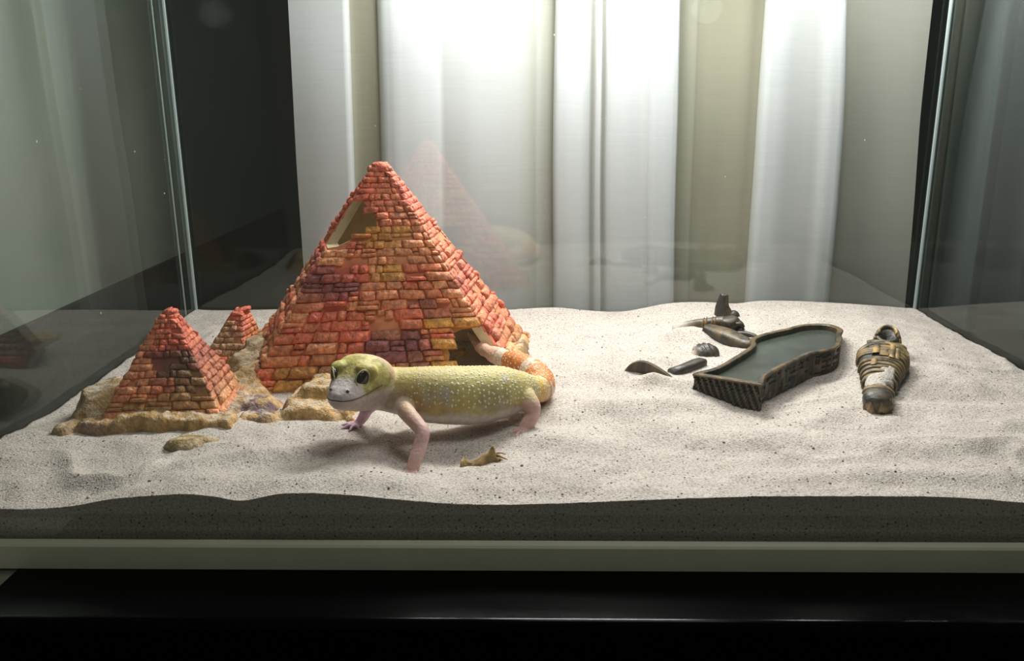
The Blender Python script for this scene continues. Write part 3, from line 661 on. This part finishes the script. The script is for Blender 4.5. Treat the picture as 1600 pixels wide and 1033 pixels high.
    yel, oli, tan, wht, pnk, org, lil = A(206, 190, 118), A(176, 162, 116), A(198, 160, 106), A(222, 212, 204), A(216, 176, 170), A(214, 132, 70), A(208, 192, 204)
    n1 = fbm(V, .8, 17, 3); n2 = fbm(V, 2.2, 27, 3)
    back = mixc(yel, oli, sm(.40, .62, n1)*.85*sm(.95, .2, rh) + .1); back = mixc(back, tan, (1-sm(.14, .27, u))*.6*sm(.8, .1, rh))
    back = mixc(back, A(190, 180, 176), sm(.62, .74, fbm(V, 1.3, 47, 2))*.55)
    c = mixc(wht, back, sm(-.52, -.22, rh+(n2-.5)*.3+.35*(1-sm(.02, .22, u))))
    # tail: orange bands between pale rings
    tcol = mixc(org, A(232, 212, 190), sm(.35, .85, np.sin(u*2*math.pi*21+(n2-.5)*4))); tcol = mixc(tcol, A(228, 190, 80), (1-sm(.5, .58, u))*.9)
    tcol = mixc(tcol, A(226, 196, 180), sm(.74, .8, u)*.7)
    c = mixc(c, tcol, sm(.47, .5, u))
    c = mixc(c, mixc(pnk, yel, sm(4.35, 4.9, V[:, 2])*.75*(V[:, 0] > -5)+sm(4.7, 5.2, V[:, 2])*.35*(V[:, 0] < -5)), limbm)
    c = mixc(c, A(212, 176, 196), limbm*(V[:, 0] < -9.9))
    hc = mixc(yel, A(208, 200, 122), sm(.4, .6, n2)); hc = mixc(hc, A(168, 152, 84), sm(.45, .65, fbm(V, 2.6, 33, 3))*.9)
    hc = mixc(hc, A(226, 212, 212), sm(.55, 1.0, hs)); 
    hc = mixc(hc, mixc(A(216, 198, 186), A(226, 206, 198), n1), sm(-.62, -.92, hz+.10*np.minimum(hs, 0)))
    hc = mixc(hc, A(140, 124, 84), np.exp(-((hs-.42)/.16)**2-((hz+.12)/.3)**2)*.5)
    c = mixc(c, hc, ishead)
    cc = np.c_[np.clip(c, 0, 1), np.ones(len(c))].astype(np.float32)
    me.vertices.foreach_set('co', ((V2-og)*CM).reshape(-1)); me.color_attributes.new('Col', 'FLOAT_COLOR', 'POINT').data.foreach_set('color', cc.reshape(-1))
    me.polygons.foreach_set('use_smooth', [True]*len(me.polygons)); me.update()
    bv = BVHTree.FromPolygons([tuple(p) for p in V2], [tuple(p.vertices) for p in me.polygons])
    def surf(p, toward):
        """the skin's point met when coming from p towards another point"""
        d = Vector(toward)-Vector(p); h = bv.ray_cast(Vector(p), d.normalized())
        return (np.array(h[0]), np.array(h[1])) if h[0] is not None else (None, None)
    # eyes in lids
    for sd in (-1, 1):
        ax = Lh*sd*.80 + Fh*.60; ax /= np.linalg.norm(ax); upv = np.array([0, 0, 1.0]) - ax*ax[2]; upv /= np.linalg.norm(upv); sdv = np.cross(upv, ax)
        p, nn = surf(HP(.04, 0, -.02)+ax*4, HP(.04, 0, -.02)); c0 = p - ax*.03
        v, f = ball((0, 0, 0), (.34, .40, .20), 22, 14)
        # pointed at the rear upper and front lower corners
        ang = np.arctan2(v[:, 1], v[:, 0]); k = 1+.20*np.maximum(0, np.cos(ang-.9*sd - (0 if sd > 0 else math.pi)))**4+.12*np.maximum(0, np.cos(ang-.9*sd-math.pi - (0 if sd > 0 else math.pi)))**4
        v = v*np.c_[k, k, np.ones(len(k))]; W = c0 + v[:, :1]*sdv + v[:, 1:2]*upv + v[:, 2:3]*ax
        e = obj('eye', W, f, MAT['eye'], t, True)
        m2 = MB(); ring = []
        for a in np.linspace(0, 2*math.pi, 29)[:-1]:
            kk = 1+.20*max(0, math.cos(a-.9*sd-(0 if sd > 0 else math.pi)))**4+.12*max(0, math.cos(a-.9*sd-math.pi-(0 if sd > 0 else math.pi)))**4
            q = c0 + sdv*.355*kk*math.cos(a) + upv*.415*kk*math.sin(a)
            h, _ = surf(q+ax*2, q-ax*2); ring.append(q+ax*.07 if h is None or abs((h-q) @ ax) > .25 else q+ax*max(.05, (h-q) @ ax))
        ring.append(ring[0]); ring.append(ring[1])
        m2.tube(ring, [.036]*len(ring), 8, up=ax); m2.build('eyelid', MAT['lid'], t, True)
        p, nn = surf(HP(1.25, sd*.33, -.42)+Fh*2+Lh*sd*1.4+np.array([0, 0, .9]), HP(1.2, sd*.29, -.44))
        v, f = ball(p, (.085, .075, .085), 10, 7); obj('nostril', v, f, MAT['mouth'], t, True)
    # mouth: a fine dark line round the snout
    pts = []
    for a in np.linspace(-1, 1, 61):
        s = 1.62 - 1.75*abs(a)**1.6; l = 1.5*math.copysign(abs(a)**.75, a); z = -.74+.22*abs(a)**3
        q = HP(min(s, 1.2)-.3, l*.2, z); o_ = HP(s+.8*(1-abs(a)), l*2.2, z)
        h, _ = surf(o_, q)
        if h is not None: pts.append(h)
    pts = np.array(pts); pts[1:-1] = (pts[:-2]+2*pts[1:-1]+pts[2:])/4
    MB().tube(pts, [.012]+[.03]*(len(pts)-2)+[.012], 8).build('mouth', MAT['mouth'], t, True)
    # pale tubercles in staggered rows over back, flanks and tail
    m3 = MB(); rs = np.random.RandomState(11)
    for iu, uu in enumerate(np.arange(.14, .82, .0115)):
        i = min(len(S)-2, int(uu*(len(S)-1))); c0 = S[i, :3]; tg = S[i+1, :3]-S[i, :3]; tg /= np.linalg.norm(tg)
        sd = np.cross(tg, [0, 0, 1]); sd /= np.linalg.norm(sd); up = np.cross(sd, tg)
        R = S[i, 3]; step = .25/max(R, .4)*(1.1 if uu > .5 else 1)
        for ka in range(-10, 11):
            a = (ka+.5*(iu % 2))*step + rs.normal(0, .07)
            if abs(a) > (1.75 if uu < .5 else 2.2): continue
            d = up*math.cos(a)+sd*math.sin(a); p = c0+d*4+tg*rs.normal(0, .09)
            h, nn = surf(p, c0)
            if h is None or np.linalg.norm(h-c0) > 1.25*max(S[i, 3], S[i, 4]) or (h-Mh) @ Fh > -1.2: continue
            r = rs.uniform(.075, .105)*(1 if uu > .22 else .7)*(1 if uu < .5 else .8); v, f = ball(h-nn*r*.68*np.sign(nn @ (h-c0)), (r, r, r), 8, 6); m3.add(v, f)
    o = m3.build('tubercles', MAT['tub'], t, True); o['kind'] = 'stuff'
gecko()
#@@NEXT
# ------------------------------------------------------------------ bronze coloured burial pieces
MAT.update(
    bronze=plain('dark_bronze', (0, 0, 0), 0.42, spec=0.5, noise=0.3, nscale=160, attr=True, bump=0.45, bscale=500, bdist=0.0008),
    basin=plain('basin_floor', (62, 68, 62), 0.24, spec=0.5, noise=0.4, nscale=45, bump=0.08, bscale=250, bdist=0.0006),
    scrap=plain('dry_scrap', (0, 0, 0), 0.7, noise=0.25, nscale=250, attr=True, bump=0.5, bscale=500, bdist=0.0008),
)
BK = np.array(lin((52, 50, 46))[:3]); GO = np.array(lin((160, 128, 82))[:3]); BR = np.array(lin((104, 88, 66))[:3]); BN = np.array(lin((176, 146, 98))[:3])
SANDC = np.array(lin((214, 203, 192))[:3])
def rub(v, hi, base=BK, top=GO, amt=.8, seed=3):
    """dark cast with a rubbed bronze sheen where hi says the edge is proud"""
    n = fbm(v, 2.2, seed, 3); return np.c_[mixc(base, top, np.clip(hi, 0, 1)*amt*sm(.3, .62, n)), np.ones(len(v))]

def coffin():
    a0 = np.array([9.52, 12.33]); ax = np.array([.662, .749]); nx_ = np.array([.749, -.662])
    pr = np.array([(0, 2.17), (.35, 2.12), (.75, 1.92), (1.2, 1.72), (1.8, 1.62), (2.6, 1.62), (3.6, 1.68), (4.8, 1.76), (5.9, 1.86), (6.7, 1.98), (7.2, 2.14), (7.55, 2.42), (8.0, 2.66), (8.6, 2.79), (9.2, 2.76), (10.0, 2.56), (10.9, 2.22), (11.5, 1.92), (11.8, 1.80), (12.15, 1.74), (12.6, 1.60), (13.0, 1.36), (13.35, 1.0), (13.6, .58), (13.7, .2)])
    side = [tuple(p) for p in pr]
    R = [(s, w) for s, w in side] + [(s, -w) for s, w in side[::-1]]
    # resample the ring densely so that carving has somewhere to go
    R = np.array(R); Q = []
    for i in range(len(R)):
        p, q = R[i], R[(i+1) % len(R)]; k = max(1, int(round(np.linalg.norm(q-p)/.085)))
        for j in range(k): Q.append(p+(q-p)*j/k)
    Q = np.array(Q); n = len(Q)
    nrm = np.roll(Q, -1, 0)-np.roll(Q, 1, 0); nrm = np.c_[-nrm[:, 1], nrm[:, 0]]; nrm /= np.linalg.norm(nrm, axis=1)[:, None]
    cen = Q.mean(0); flip = np.sign(((Q-cen)*nrm).sum(1)).sum(); nrm = nrm*(1 if flip > 0 else -1)
    zr = lambda x, y: 4.6+.08*(x-9.4)-.02*(y-12)
    def ring(off, dz):
        P = Q+nrm*np.reshape(off, (-1, 1)); xy = a0+P[:, :1]*ax+P[:, 1:]*nx_
        return np.c_[xy, zr(xy[:, 0], xy[:, 1])+dz]
    t = thing('coffin', (13.5, 16.5, 3.0), 'dark bronze mummy shaped open coffin basin sunk tilted in sand', 'coffin')
    arc = np.cumsum(np.linalg.norm(np.roll(Q, -1, 0)-Q, axis=1)); levels = np.linspace(-2.3, -.16, 24)
    v = []; hi = []
    rs = np.random.RandomState(3); cell = rs.rand(4000)
    foot = Q[:, 0] < .02
    for L in levels:
        # carved signs: short upright strokes and bars in columns
        gl = []
        for i in range(n):
            if foot[i]: gl.append(.09*(math.sin((Q[i, 1]*1.0+L*.45)*15) > .1)); continue
            ci = int(arc[i]/.46); fr = arc[i]/.46-ci; row = int((L+2.4)/.38); fz = (L+2.4)/.38-row
            kind = cell[(ci*17+row*5) % 4000]; g = .08 if fr < .1 else 0
            if kind < .45: g = max(g, .08*(abs(fr-.35) < .1 or abs(fr-.7) < .1))
            elif kind < .7: g = max(g, .07*(abs(fz-.5) < .18 and fr > .2))
            elif kind < .85: g = max(g, .08*(abs(math.hypot(fr-.55, fz-.5)-.28) < .12))
            gl.append(g)
        gl = np.array(gl); v.append(ring(-gl*1.5, 0)+np.array([0, 0, L])); hi.append(.42-gl*5)
    f = []
    def strip(o0, o1):
        return [(o0+i, o0+(i+1) % n, o1+(i+1) % n, o1+i) for i in range(n)]
    for k in range(len(levels)-1): f += strip(k*n, (k+1)*n)
    base = len(levels)
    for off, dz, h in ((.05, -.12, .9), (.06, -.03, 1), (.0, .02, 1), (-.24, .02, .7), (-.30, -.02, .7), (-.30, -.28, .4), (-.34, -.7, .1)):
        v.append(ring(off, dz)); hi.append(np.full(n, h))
    for k in range(base-1, base+6): f += strip(k*n, (k+1)*n)
    V = np.concatenate(v); H = np.concatenate(hi); xw = V[:, 0]
    f.append(tuple(range(n-1, -1, -1)))
    o = obj('body', V, f, MAT['bronze'], t, False, rub(V, H*1.0, BK*.75, GO*.6, .7, 13)); o['label'] = 'carved dark coffin wall with worn golden rim'
    b = ring(-.30, -.36); b2 = ring(-.3, -.6); bf = [tuple(range(n))]+strip(n, 0)+[tuple(range(2*n-1, n-1, -1))]
    obj('basin_floor', np.vstack([b, b2]), bf, MAT['basin'], t)['label'] = 'smooth dark grey-green floor inside the coffin'
coffin()

def mummy():
    t = thing('mummy', (19.4, 14.8, 3.6), 'small bandaged mummy figure lying on its back beside the coffin', 'mummy')
    f0 = np.array([17.45, 10.3, 0]); axd = np.array([4.25, 9.8, 0]); L = np.linalg.norm(axd); axd /= L
    sdv = np.array([axd[1], -axd[0], 0])       # towards its left, the viewer's right
    zz = lambda s: 3.45+.125*s
    def P(s, w, h): return f0+axd*s+sdv*w+np.array([0, 0, zz(s)+h])
    prof = [(-.25, .62, .55, .35), (.2, .78, .6, .5), (.9, .76, .5, .4), (1.6, .72, .5, .2), (2.6, .86, .58, .2), (3.6, 1.0, .66, .2), (4.6, 1.16, .74, .22), (5.6, 1.34, .82, .22), (6.5, 1.46, .86, .2), (7.2, 1.46, .82, .2), (7.7, 1.22, .66, .22), (8.0, .7, .5, .25), (8.35, .52, .46, .3)]
    C = catmull(prof, 60); pts = [P(s, .0, h) for s, w, hh, h in C]
    v, f = tube(pts, [(w, hh) for s, w, hh, h in C], 26, flat=.85)
    d = (fbm(v, 2.0, 5, 3)-.5)*.14; v = v+np.c_[d, d, d]
    obj('body', v, f, MAT['bronze'], t, True, rub(v, .5+.5*np.sin(v[:, 1]*9), BK*1.2, BR, .9, 21))
    # wrappings round the body: each a flat band
    rs = np.random.RandomState(8); Cs = C[:, 0]
    at = lambda s: [np.interp(s, Cs, C[:, k]) for k in (1, 2, 3)]
    def band(s0, s1, a0, a1, wd, lift, name='bandage'):
        rows = []; m = 20
        for k in range(m+1):
            u = k/m; a = a0+(a1-a0)*u; s = s0+(s1-s0)*u+.05*math.sin(9*u+s0)
            w, h, hc = at(s); co = math.copysign(abs(math.cos(a))**.85, math.cos(a)); si = math.copysign(abs(math.sin(a))**.85, math.sin(a))
            for e, q in ((-wd, .01), (-wd*.85, lift), (wd*.85, lift), (wd, .01)):
                rows.append(P(s+e, (w+q)*co, hc+(h+q)*si))
        f = [(k*4+i, k*4+i+1, k*4+4+i+1, k*4+4+i) for k in range(m) for i in range(3)]
        vv = np.array(rows); hi = np.tile([.0, 1, 1, .2], m+1)
        obj(name, vv, f, MAT['bronze'], t, True, rub(vv, hi, BK*1.1, BN*.66, 1, int(s0*10)))
    for i, s in enumerate(np.arange(2.5, 7.1, .42)):
        band(s+rs.uniform(-.15, .15), s+rs.uniform(-.35, .35), -.25, math.pi+.25, rs.uniform(.13, .2), rs.uniform(.07, .13))
    for s in (.95, 1.4): band(s, s+rs.uniform(-.1, .1), .1, math.pi-.1, .17, .10)
    band(7.6, 6.4, .4, 2.6, .2, .15); band(6.5, 7.55, .5, 2.3, .2, .16)
    # upright strips over the chest
    def strap(w, s0, s1, wd, lift, name='strap'):
        rows = []; m = 10
        for k in range(m+1):
            s = s0+(s1-s0)*k/m; ww, h, hc = at(s)
            for e, q in ((-wd, .0), (-wd*.8, lift), (wd*.8, lift), (wd, .0)):
                x = w+e; rows.append(P(s, x, hc+h*max(0, 1-(x/ww)**2)**.45+q))
        f = [(k*4+i, k*4+i+1, k*4+4+i+1, k*4+4+i) for k in range(m) for i in range(3)]
        vv = np.array(rows); obj(name, vv, f, MAT['bronze'], t, True, rub(vv, np.tile([.1, 1, 1, .1], m+1), BR*.8, np.array(lin((176, 144, 92))[:3]), 1, int(w*10+30)))
    strap(-.42, 5.3, 6.5, .22, .2); strap(.5, 4.9, 6.7, .17, .22); strap(.8, 5.0, 6.3, .14, .2); strap(-.45, 3.9, 4.6, .18, .18); strap(.05, 5.2, 6.3, .28, .1, 'chest_plate')
    # head: wrapped cowl round a hollow face
    hd = MB(); hc = P(9.25, .12, .62)
    bv, bf = ball((0, 0, 0), (.80, .92, .62), 22, 14); ex = np.stack([sdv, axd, np.array([0, 0, 1.0])])
    dent = np.exp(-((bv[:, 0]/.42)**2+((bv[:, 1]+.35)/.40)**2))*(bv[:, 2] > 0); bv[:, 2] -= dent*.85
    hv = hc+bv@ex; obj('head', hv, bf, MAT['bronze'], t, True, rub(hv, .4-dent, BK*.6, BR, .8, 44))
    for k, (r, up, tl) in enumerate(((.86, .04, .62), (.74, .30, .55), (.60, .44, .5), (.9, -.15, .65))):
        C2 = []
        for a in np.linspace(-.35, math.pi+.35, 22):
            C2.append(hc+sdv*r*.86*math.cos(a)+axd*(r*math.sin(a)*.9-.12)+np.array([0, 0, up+.26*max(0, math.sin(a))-.05]))
        v, f = tube(C2, [(.10, .13)]*22, 8, up=(0, 0, 1)); obj('head_wrap', v, f, MAT['bronze'], t, True, rub(v, np.ones(len(v)), BR*.8, BN, .9, 50+k))
    # feet: a blocky bound end standing up
    fv, ff = ball(P(-.1, .0, .3), (.80, .42, .58), 40, 20); fv = P(-.1, 0, .3)+(fv-P(-.1, 0, .3))@np.stack([sdv, axd, np.array([0, 0, 1.0])])
    fv = fv+(fbm(fv, 2.2, 6, 3)[:, None]-.5)*np.array([.5, .4, .5])
    lx = (fv-P(0, 0, 0)) @ sdv; fv = fv+np.outer(.10*np.sin(lx*11+fv[:, 2]*3)-.22*np.exp(-(lx/.10)**2), axd*-.7+np.array([0, 0, .7]))
    obj('feet', fv, ff, MAT['bronze'], t, True, rub(fv, np.ones(len(fv))*.8, BR*.95, BN*.75, 1, 60))
    # sand that has run over the shins
    ns = 60; X, Y = np.meshgrid(np.linspace(-1.3, 1.3, ns), np.linspace(.5, 5.6, ns))
    h = np.array([[np.interp(y, Cs, C[:, 3])+np.interp(y, Cs, C[:, 2])*max(0, 1-(x/np.interp(y, Cs, C[:, 1]))**2)**.5 if abs(x) < np.interp(y, Cs, C[:, 1]) else np.interp(y, Cs, C[:, 3])-.35 for x, y in zip(rx, ry)] for rx, ry in zip(X, Y)])
    edge = sm(-.35, .5, 1.35-abs(Y-2.35-.95*X)+(fbm(np.stack([X, Y, 0*X], -1), 1.6, 9, 3)-.5)*1.6)
    edge = edge*sm(1.0, .7, np.abs(X))*sm(.7, 1.2, Y)
    Z = h+.17*edge-.55*(1-edge)
    pv = np.array([P(y, x, z) for x, y, z in zip(X.ravel(), Y.ravel(), Z.ravel())])
    idx = np.arange(ns*ns).reshape(ns, ns); f = np.stack([idx[:-1, :-1], idx[:-1, 1:], idx[1:, 1:], idx[1:, :-1]], -1).reshape(-1, 4)
    ok = edge.ravel() > .12; f = [t_ for t_ in f.tolist() if all(ok[k] for k in t_)]
    us = sorted({k for t_ in f for k in t_}); mp = {k: i for i, k in enumerate(us)}; pv = pv[us]; f = [[mp[k] for k in t_] for t_ in f]
    o = obj('sand_drift', pv, f, MAT['sand'], t, True); o['kind'] = 'stuff'
mummy()

def relic():
    t = thing('statue', (9.5, 21, 3.3), 'broken dark bronze statue half buried in sand behind the coffin', 'statue')
    # arched thin slab standing out of the sand
    P = catmull([(4.1, 17.0, 3.45), (4.45, 16.9, 4.0), (5.0, 16.7, 4.32), (5.6, 16.4, 4.3), (6.3, 15.9, 4.02), (6.95, 15.4, 3.6), (7.25, 15.1, 3.1)], 30); v = []; f = []
    for i, p in enumerate(P):
        tk = .13; bk = np.array([.35, .94, 0])
        for q, dz in ((-tk, 0), (tk, 0), (tk+.25, -.22), (tk+.1, -1.6), (-tk, -1.6)): v.append(p+bk*q*1.6+np.array([0, 0, dz-.02*(q > 0)]))
    m = 5
    for i in range(len(P)-1):
        for k in range(m): f.append((i*m+k, i*m+(k+1) % m, (i+1)*m+(k+1) % m, (i+1)*m+k))
    f += [tuple(range(m)), tuple(range(len(v)-1, len(v)-m-1, -1))]; v = np.array(v); hi = np.tile([1, 1, .3, 0, 0], len(P))
    obj('curved_rim', v, f, MAT['bronze'], t, False, rub(v, hi, BK*.8, BR*1.15, 1, 5))
    # straight slab beside it
    c = np.array([8.35, 17.5, 3.5]); e = np.array([.80, .60, 0.08]); s_ = np.array([-.5, .7, 0]); v = []
    for u in (-1.55, -.6, .4, 1.15, 1.4):
        for w, h in ((-.32, -.6), (.5, -.6), (.5, .28), (.32, .42), (-.2, .42), (-.36, .26)):
            k = 1 if u < 1.3 else .8; v.append(c+e*u+s_*w*k+np.array([0, 0, h*k]))
    f = [(i*6+k, i*6+(k+1) % 6, (i+1)*6+(k+1) % 6, (i+1)*6+k) for i in range(4) for k in range(6)]+[tuple(range(5, -1, -1)), tuple(range(24, 30))]; v = np.array(v); v += (fbm(v, 2, 3, 2)[:, None]-.5)*.1
    obj('slab', v, f, MAT['bronze'], t, True, rub(v, np.full(len(v), .4), BK*1.1, BR*.9, .6, 6))
    # ribbed lump: cloth falling in folds
    v, f = ball((0, 0, 0), (.95, .9, .75), 40, 20); rid = np.sin(v[:, 0]*18+v[:, 1]*4+2*v[:, 2]); v = v*(1+.06*rid[:, None]); v = v+np.array([10.05, 21.0, 3.45])
    obj('ribbed_cloth', v, f, MAT['bronze'], t, True, np.c_[mixc(rub(v, rid, BK*1.1, BR, .9, 7)[:, :3], SANDC, sm(9.75, 9.1, v[:, 0]+.3*(v[:, 2]-3.6))*sm(.25, .5, fbm(v, 3, 4, 3))), np.ones(len(v))])
    # forearm with a cuff and a fist
    A = catmull([(8.9, 26.6, 3.55, .42), (9.7, 26.3, 3.95, .42), (10.6, 26.0, 4.22, .42), (11.2, 25.8, 4.35, .40), (11.8, 25.7, 4.42, .46), (12.2, 25.6, 4.42, .52)], 30)
    v, f = tube(A[:, :3], A[:, 3], 16); obj('forearm', v, f, MAT['bronze'], t, True, np.c_[mixc(rub(v, np.full(len(v), .7), BK*1.1, BR*1.1, .8, 8)[:, :3], SANDC, sm(10.4, 9.3, v[:, 0])*.7*(v[:, 2] > 3.8)), np.ones(len(v))])
    m = MB()
    for s in (10.55, 10.75, 11.25, 11.42): 
        k = int((s-8.9)/(3.3)*29); tp = A[k, :3]; m.tube([tp-np.array([.09, -.03, -.02]), tp, tp+np.array([.09, -.03, .02])], [.46, .50, .46], 18)
    v = m.verts(); m.build('cuff', MAT['bronze'], t, True, rub(v, np.ones(len(v)), BK*1.1, GO*.8, .8, 9))
    v, f = ball((12.6, 25.5, 4.38), (.85, .7, .58), 22, 12); v += (fbm(v, 2, 12, 3)[:, None]-.5)*.3
    obj('fist', v, f, MAT['bronze'], t, True, rub(v, np.full(len(v), .5), BK*.9, BR, .8, 10))
    m = MB()
    for k in range(4):
        b = np.array([13.0, 25.0+.28*k, 4.55-.06*abs(k-1)]); m.tube(catmull([b, b+np.array([.34, -.05, .0]), b+np.array([.5, -.08, -.3]), b+np.array([.2, -.1, -.48])], 10), [.17]*10, 8)
    v = m.verts(); m.build('fingers', MAT['bronze'], t, True, rub(v, np.full(len(v), .5), BK*.9, BR, .8, 12))
    # bent limb in front of it, a long ridge running down into the sand
    A = catmull([(10.9, 25.0, 4.15, .55, .35), (11.5, 24.4, 4.05, .75, .45), (12.1, 23.5, 3.95, .8, .55), (12.7, 22.6, 3.75, .7, .6), (13.2, 21.9, 3.7, .6, .55), (13.8, 22.3, 3.75, .45, .5)], 34)
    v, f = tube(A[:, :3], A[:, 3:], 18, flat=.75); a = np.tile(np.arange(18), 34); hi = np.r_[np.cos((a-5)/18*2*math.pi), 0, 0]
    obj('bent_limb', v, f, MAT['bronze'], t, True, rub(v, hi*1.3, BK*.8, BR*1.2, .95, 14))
    A = catmull([(12.4, 24.4, 3.8, .2), (13.2, 24.2, 4.0, .22), (14.0, 23.7, 3.95, .2), (14.3, 23.3, 3.6, .2)], 16); v, f = tube(A[:, :3], A[:, 3], 10)
    obj('thin_strut', v, f, MAT['bronze'], t, True, rub(v, np.full(len(v), .4), BK, BR, .7, 15))
    # upright grooved horn with a knob at its foot
    A = catmull([(13.3, 30.2, 3.2, .80), (13.25, 30.2, 3.9, .72), (13.15, 30.2, 4.4, .58), (13.15, 30.2, 4.8, .48), (13.2, 30.2, 5.2, .40), (13.25, 30.2, 5.5, .34)], 26); v, f = tube(A[:, :3], A[:, 3], 24, up=(1, 0, 0))
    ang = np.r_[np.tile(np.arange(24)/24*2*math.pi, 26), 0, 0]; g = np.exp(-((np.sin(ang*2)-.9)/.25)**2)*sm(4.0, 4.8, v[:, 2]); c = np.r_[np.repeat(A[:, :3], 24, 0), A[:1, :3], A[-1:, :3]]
    v = c+(v-c)*(1-.35*g[:, None]); v[-1, 2] -= .1
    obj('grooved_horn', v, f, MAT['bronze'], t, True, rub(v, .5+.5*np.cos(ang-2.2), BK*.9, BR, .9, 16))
    v, f = ball((14.0, 29.9, 3.7), (.5, .5, .62), 18, 12); obj('knob', v, f, MAT['bronze'], t, True, rub(v, np.full(len(v), .2), BK*.8, BR, .6, 17))
relic()

def scrap():
    # a crumpled husk: folded thin sheet with thickness
    nu, nv = 26, 12; U, V = np.meshgrid(np.linspace(-1, 1, nu), np.linspace(-1, 1, nv))
    P = np.stack([U, V, 0*U], -1); n1 = fbm(P, 1.6, 3, 3)-.5
    W = .34+.16*np.sin(U*5+1); X = -4.25+U*.95+V*.12; Y = 4.55+V*W-.12*U
    c0 = sand_z(X, Y); Z = c0+.10+.34*(1-V**2)*(.75+.5*np.sin(U*4.2+.6))+n1*.35+.55*np.exp(-((U-.55)/.16)**2)*np.exp(-((V-.5)/.5)**2)
    top = np.stack([X, Y, Z], -1).reshape(-1, 3); bot = top-np.array([0, 0, .07]); idx = np.arange(nu*nv).reshape(nv, nu)
    f = np.stack([idx[:-1, :-1], idx[:-1, 1:], idx[1:, 1:], idx[1:, :-1]], -1).reshape(-1, 4); f2 = f[:, ::-1]+nu*nv
    ring = list(idx[0, :])+list(idx[1:, -1])+list(idx[-1, -2::-1])+list(idx[-2:0:-1, 0]); m = len(ring)
    fr = [(ring[(k+1) % m], ring[k], ring[k]+nu*nv, ring[(k+1) % m]+nu*nv) for k in range(m)]
    v = np.vstack([top, bot]); c = mixc(lin((186, 152, 100))[:3], lin((136, 112, 66))[:3], sm(.38, .6, fbm(v, 2.4, 7, 3)))
    t = thing('husk', (-4.25, 4.5, 2.9), 'small crumpled tan husk lying on the sand in front of the gecko', 'husk')
    obj('shell', v, f.tolist()+f2.tolist()+fr, MAT['scrap'], t, True, np.c_[c, np.ones(len(c))])
    z0 = sz(-3.3, 4.4); mb = MB(); mb.tube([(-3.5, 4.5, z0+.3), (-3.2, 4.4, z0+.2), (-2.95, 4.35, z0+.12)], [.07, .04, .02], 6); mb.tube([(-3.5, 4.6, z0+.35), (-3.25, 4.75, z0+.3), (-3.05, 4.8, z0+.2)], [.05, .035, .02], 6)
    v = mb.verts(); mb.build('stalk', MAT['scrap'], t, True, np.c_[np.tile(lin((150, 120, 70))[:3], (len(v), 1)), np.ones(len(v))])
scrap()

# coarse grains and crumbs lying loose on the sand, far too many to count
def grains():
    rs = np.random.RandomState(5); m = MB(); cols = []; sd = bpy.data.objects['sand']
    for _ in range(420):
        x, y = rs.uniform(-29, 29.5), 34*rs.rand()**1.3+.2; r = rs.uniform(.025, .06)*(1.5 if rs.rand() < .06 else 1); z = sz(x, y)
        v, f = ball((x, y, z+r*.3), (r*rs.uniform(.8, 1.4), r*rs.uniform(.8, 1.3), r*.8), 6, 4); m.add(v, f)
        k = mixc(lin((112, 102, 92))[:3], lin((190, 178, 164))[:3], rs.rand()); cols.append(np.tile(np.r_[k, 1], (len(v), 1)))
    tag(m.build('crumbs', MAT['rock'], sd, True, np.concatenate(cols)), kind='stuff')
grains()
